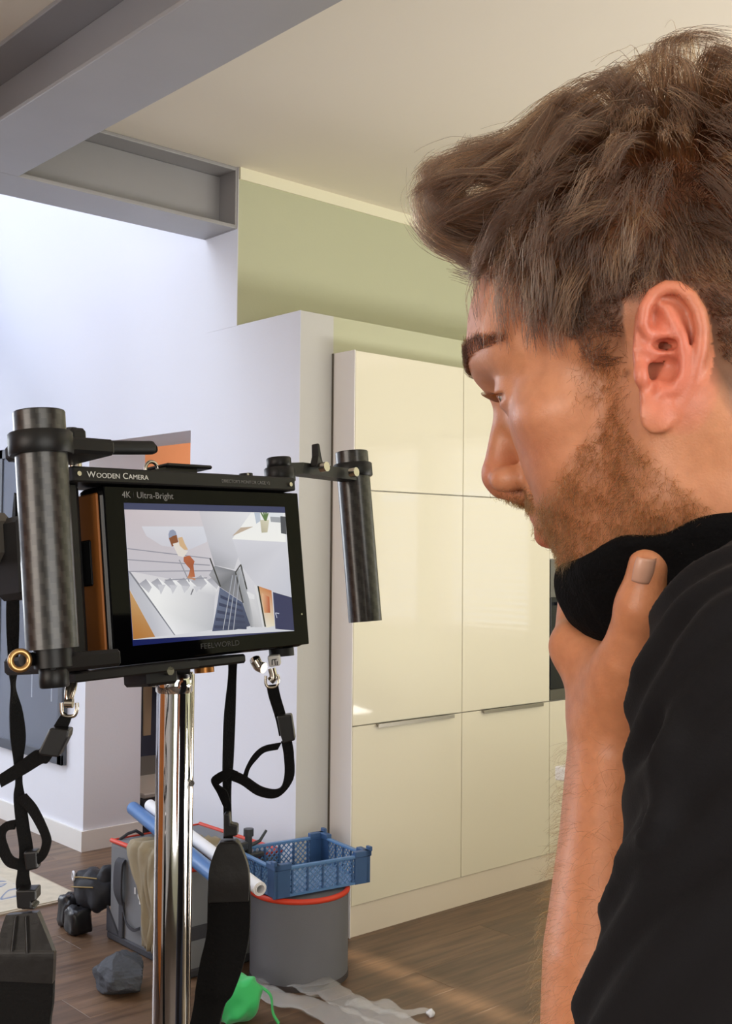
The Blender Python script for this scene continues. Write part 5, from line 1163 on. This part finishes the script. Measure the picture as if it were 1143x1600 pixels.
strands('hair', hW[~hi_], .00013, .00005, hair_m, person)['kind'] = 'stuff'; ho_ = strands('light_hair', hW[hi_], .00013, .00005, light_m, person); ho_['kind'] = 'stuff'; ho_['label'] = 'lighter brown strands'
# beard and moustache
mz = np.exp(-((Hm[:, 2] * 1000 + 43.5) / 6) ** 2) * np.clip((Hm[:, 0] * 1000 - 70) / 8, 0, 1)
i, r = pick(bw * (1 + 2.2 * mz) * (.6 + .4 * (noise3(H * 1000, 3, 3, .055) > -.1)) * (.35 + .65 * np.clip((Hm[:, 2] + .118) / .05, 0, 1)), 21000, 12); p = H[i].astype(float); nn = NH[i].astype(float)
gd_ = np.tile(np.array([.25, 0, -1.0]), (len(p), 1)) + r.normal(size=p.shape) * .55; gd_ = nrm(gd_ - nn * (gd_ * nn).sum(1, keepdims=True) * .9)
Lb = r.uniform(.0025, .0072, len(p)) * np.where(np.abs(p[:, 1]) < .03, np.where(p[:, 0] > .07, .6, 1), 1); bs = slerp_path(p, lambda t, q: nrm(nn * (1 - t) * .8 + gd_ * (.35 + t) + r.normal(size=p.shape) * .16), Lb, 6)
strands('beard', h2w(bs.reshape(-1, 3)).reshape(bs.shape) - PO, .000065, .00003, beard_m, person)['kind'] = 'stuff'
# eyebrows and lashes
al_ = Hm[:, 1] * 1000; ub = np.interp(al_, [6, 16, 30, 44, 54], [31, 34.5, 38, 38, 35]); wb = np.interp(al_, [6, 12, 30, 48, 55], [3.8, 5.4, 5.0, 3.2, 1.4])
i, r = pick(np.where(isH & (H[:, 0] > .06) & (al_ > 7) & (al_ < 55) & (np.abs(Hm[:, 2] * 1000 - ub) < wb), 1.0, 0), 2600, 13); p = H[i].astype(float); nn = NH[i].astype(float)
lat = np.sign(p[:, 1])[:, None] * np.array([0, 1.0, 0]) + np.array([-.55, 0, .25]) + r.normal(size=p.shape) * .25; lat[:, 2] += np.where(np.abs(p[:, 1]) < .014, .7, 0); lat = nrm(lat - nn * (lat * nn).sum(1, keepdims=True))
bs = slerp_path(p, lambda t, q: nrm(nn * (.42 - .36 * t) + lat * .8), r.uniform(.004, .008, len(p)), 6); strands('eyebrow', h2w(bs.reshape(-1, 3)).reshape(bs.shape) - PO, .00007, .00003, brow_m, person)['kind'] = 'stuff'
rows = []
for s in (1, -1):
    for q in np.linspace(0, 1, 46):
        a = np.array([93.5 - 10 * q ** 1.6 * 1.0, (21 + 25 * q) * s, 10.6 + 1.2 * math.sin(PI * q)]) * mm; d0 = nrm(np.array([.9, (-.15 + .7 * q) * s, -.25])); L_ = .0095 * (.7 + .3 * math.sin(PI * q))
        rows.append([a + d0 * L_ * t + np.array([0, 0, 1]) * (L_ * .5 * t * t) for t in np.linspace(0, 1, 6)])
bs = np.array(rows); strands('eyelashes', h2w(bs.reshape(-1, 3)).reshape(bs.shape) - PO, .00009, .00003, brow_m, person)['kind'] = 'stuff'
# fine hair on the forearm
isA = ~isH; ta = np.clip(((BV - WR) @ (EL - WR)) / ((EL - WR) @ (EL - WR)), -1, 1)
i, r = pick(np.where(isA & (ta > .02), 1.0, 0) * np.clip(.3 + ta * 2, 0, 1), 4200, 14); p = BV[i]; nn = nor[i].astype(float); axd = _n(WR - EL)
gd2 = nrm(-axd[None] * .6 + r.normal(size=p.shape) * .5); bs = slerp_path(p, lambda t, q: nrm(nn * (.9 - .4 * t) + gd2 * (.3 + .7 * t)), r.uniform(.005, .012, len(p)), 6)
strands('arm_hair', bs - PO, .00004, .00002, fuzz_m, person)['kind'] = 'stuff'
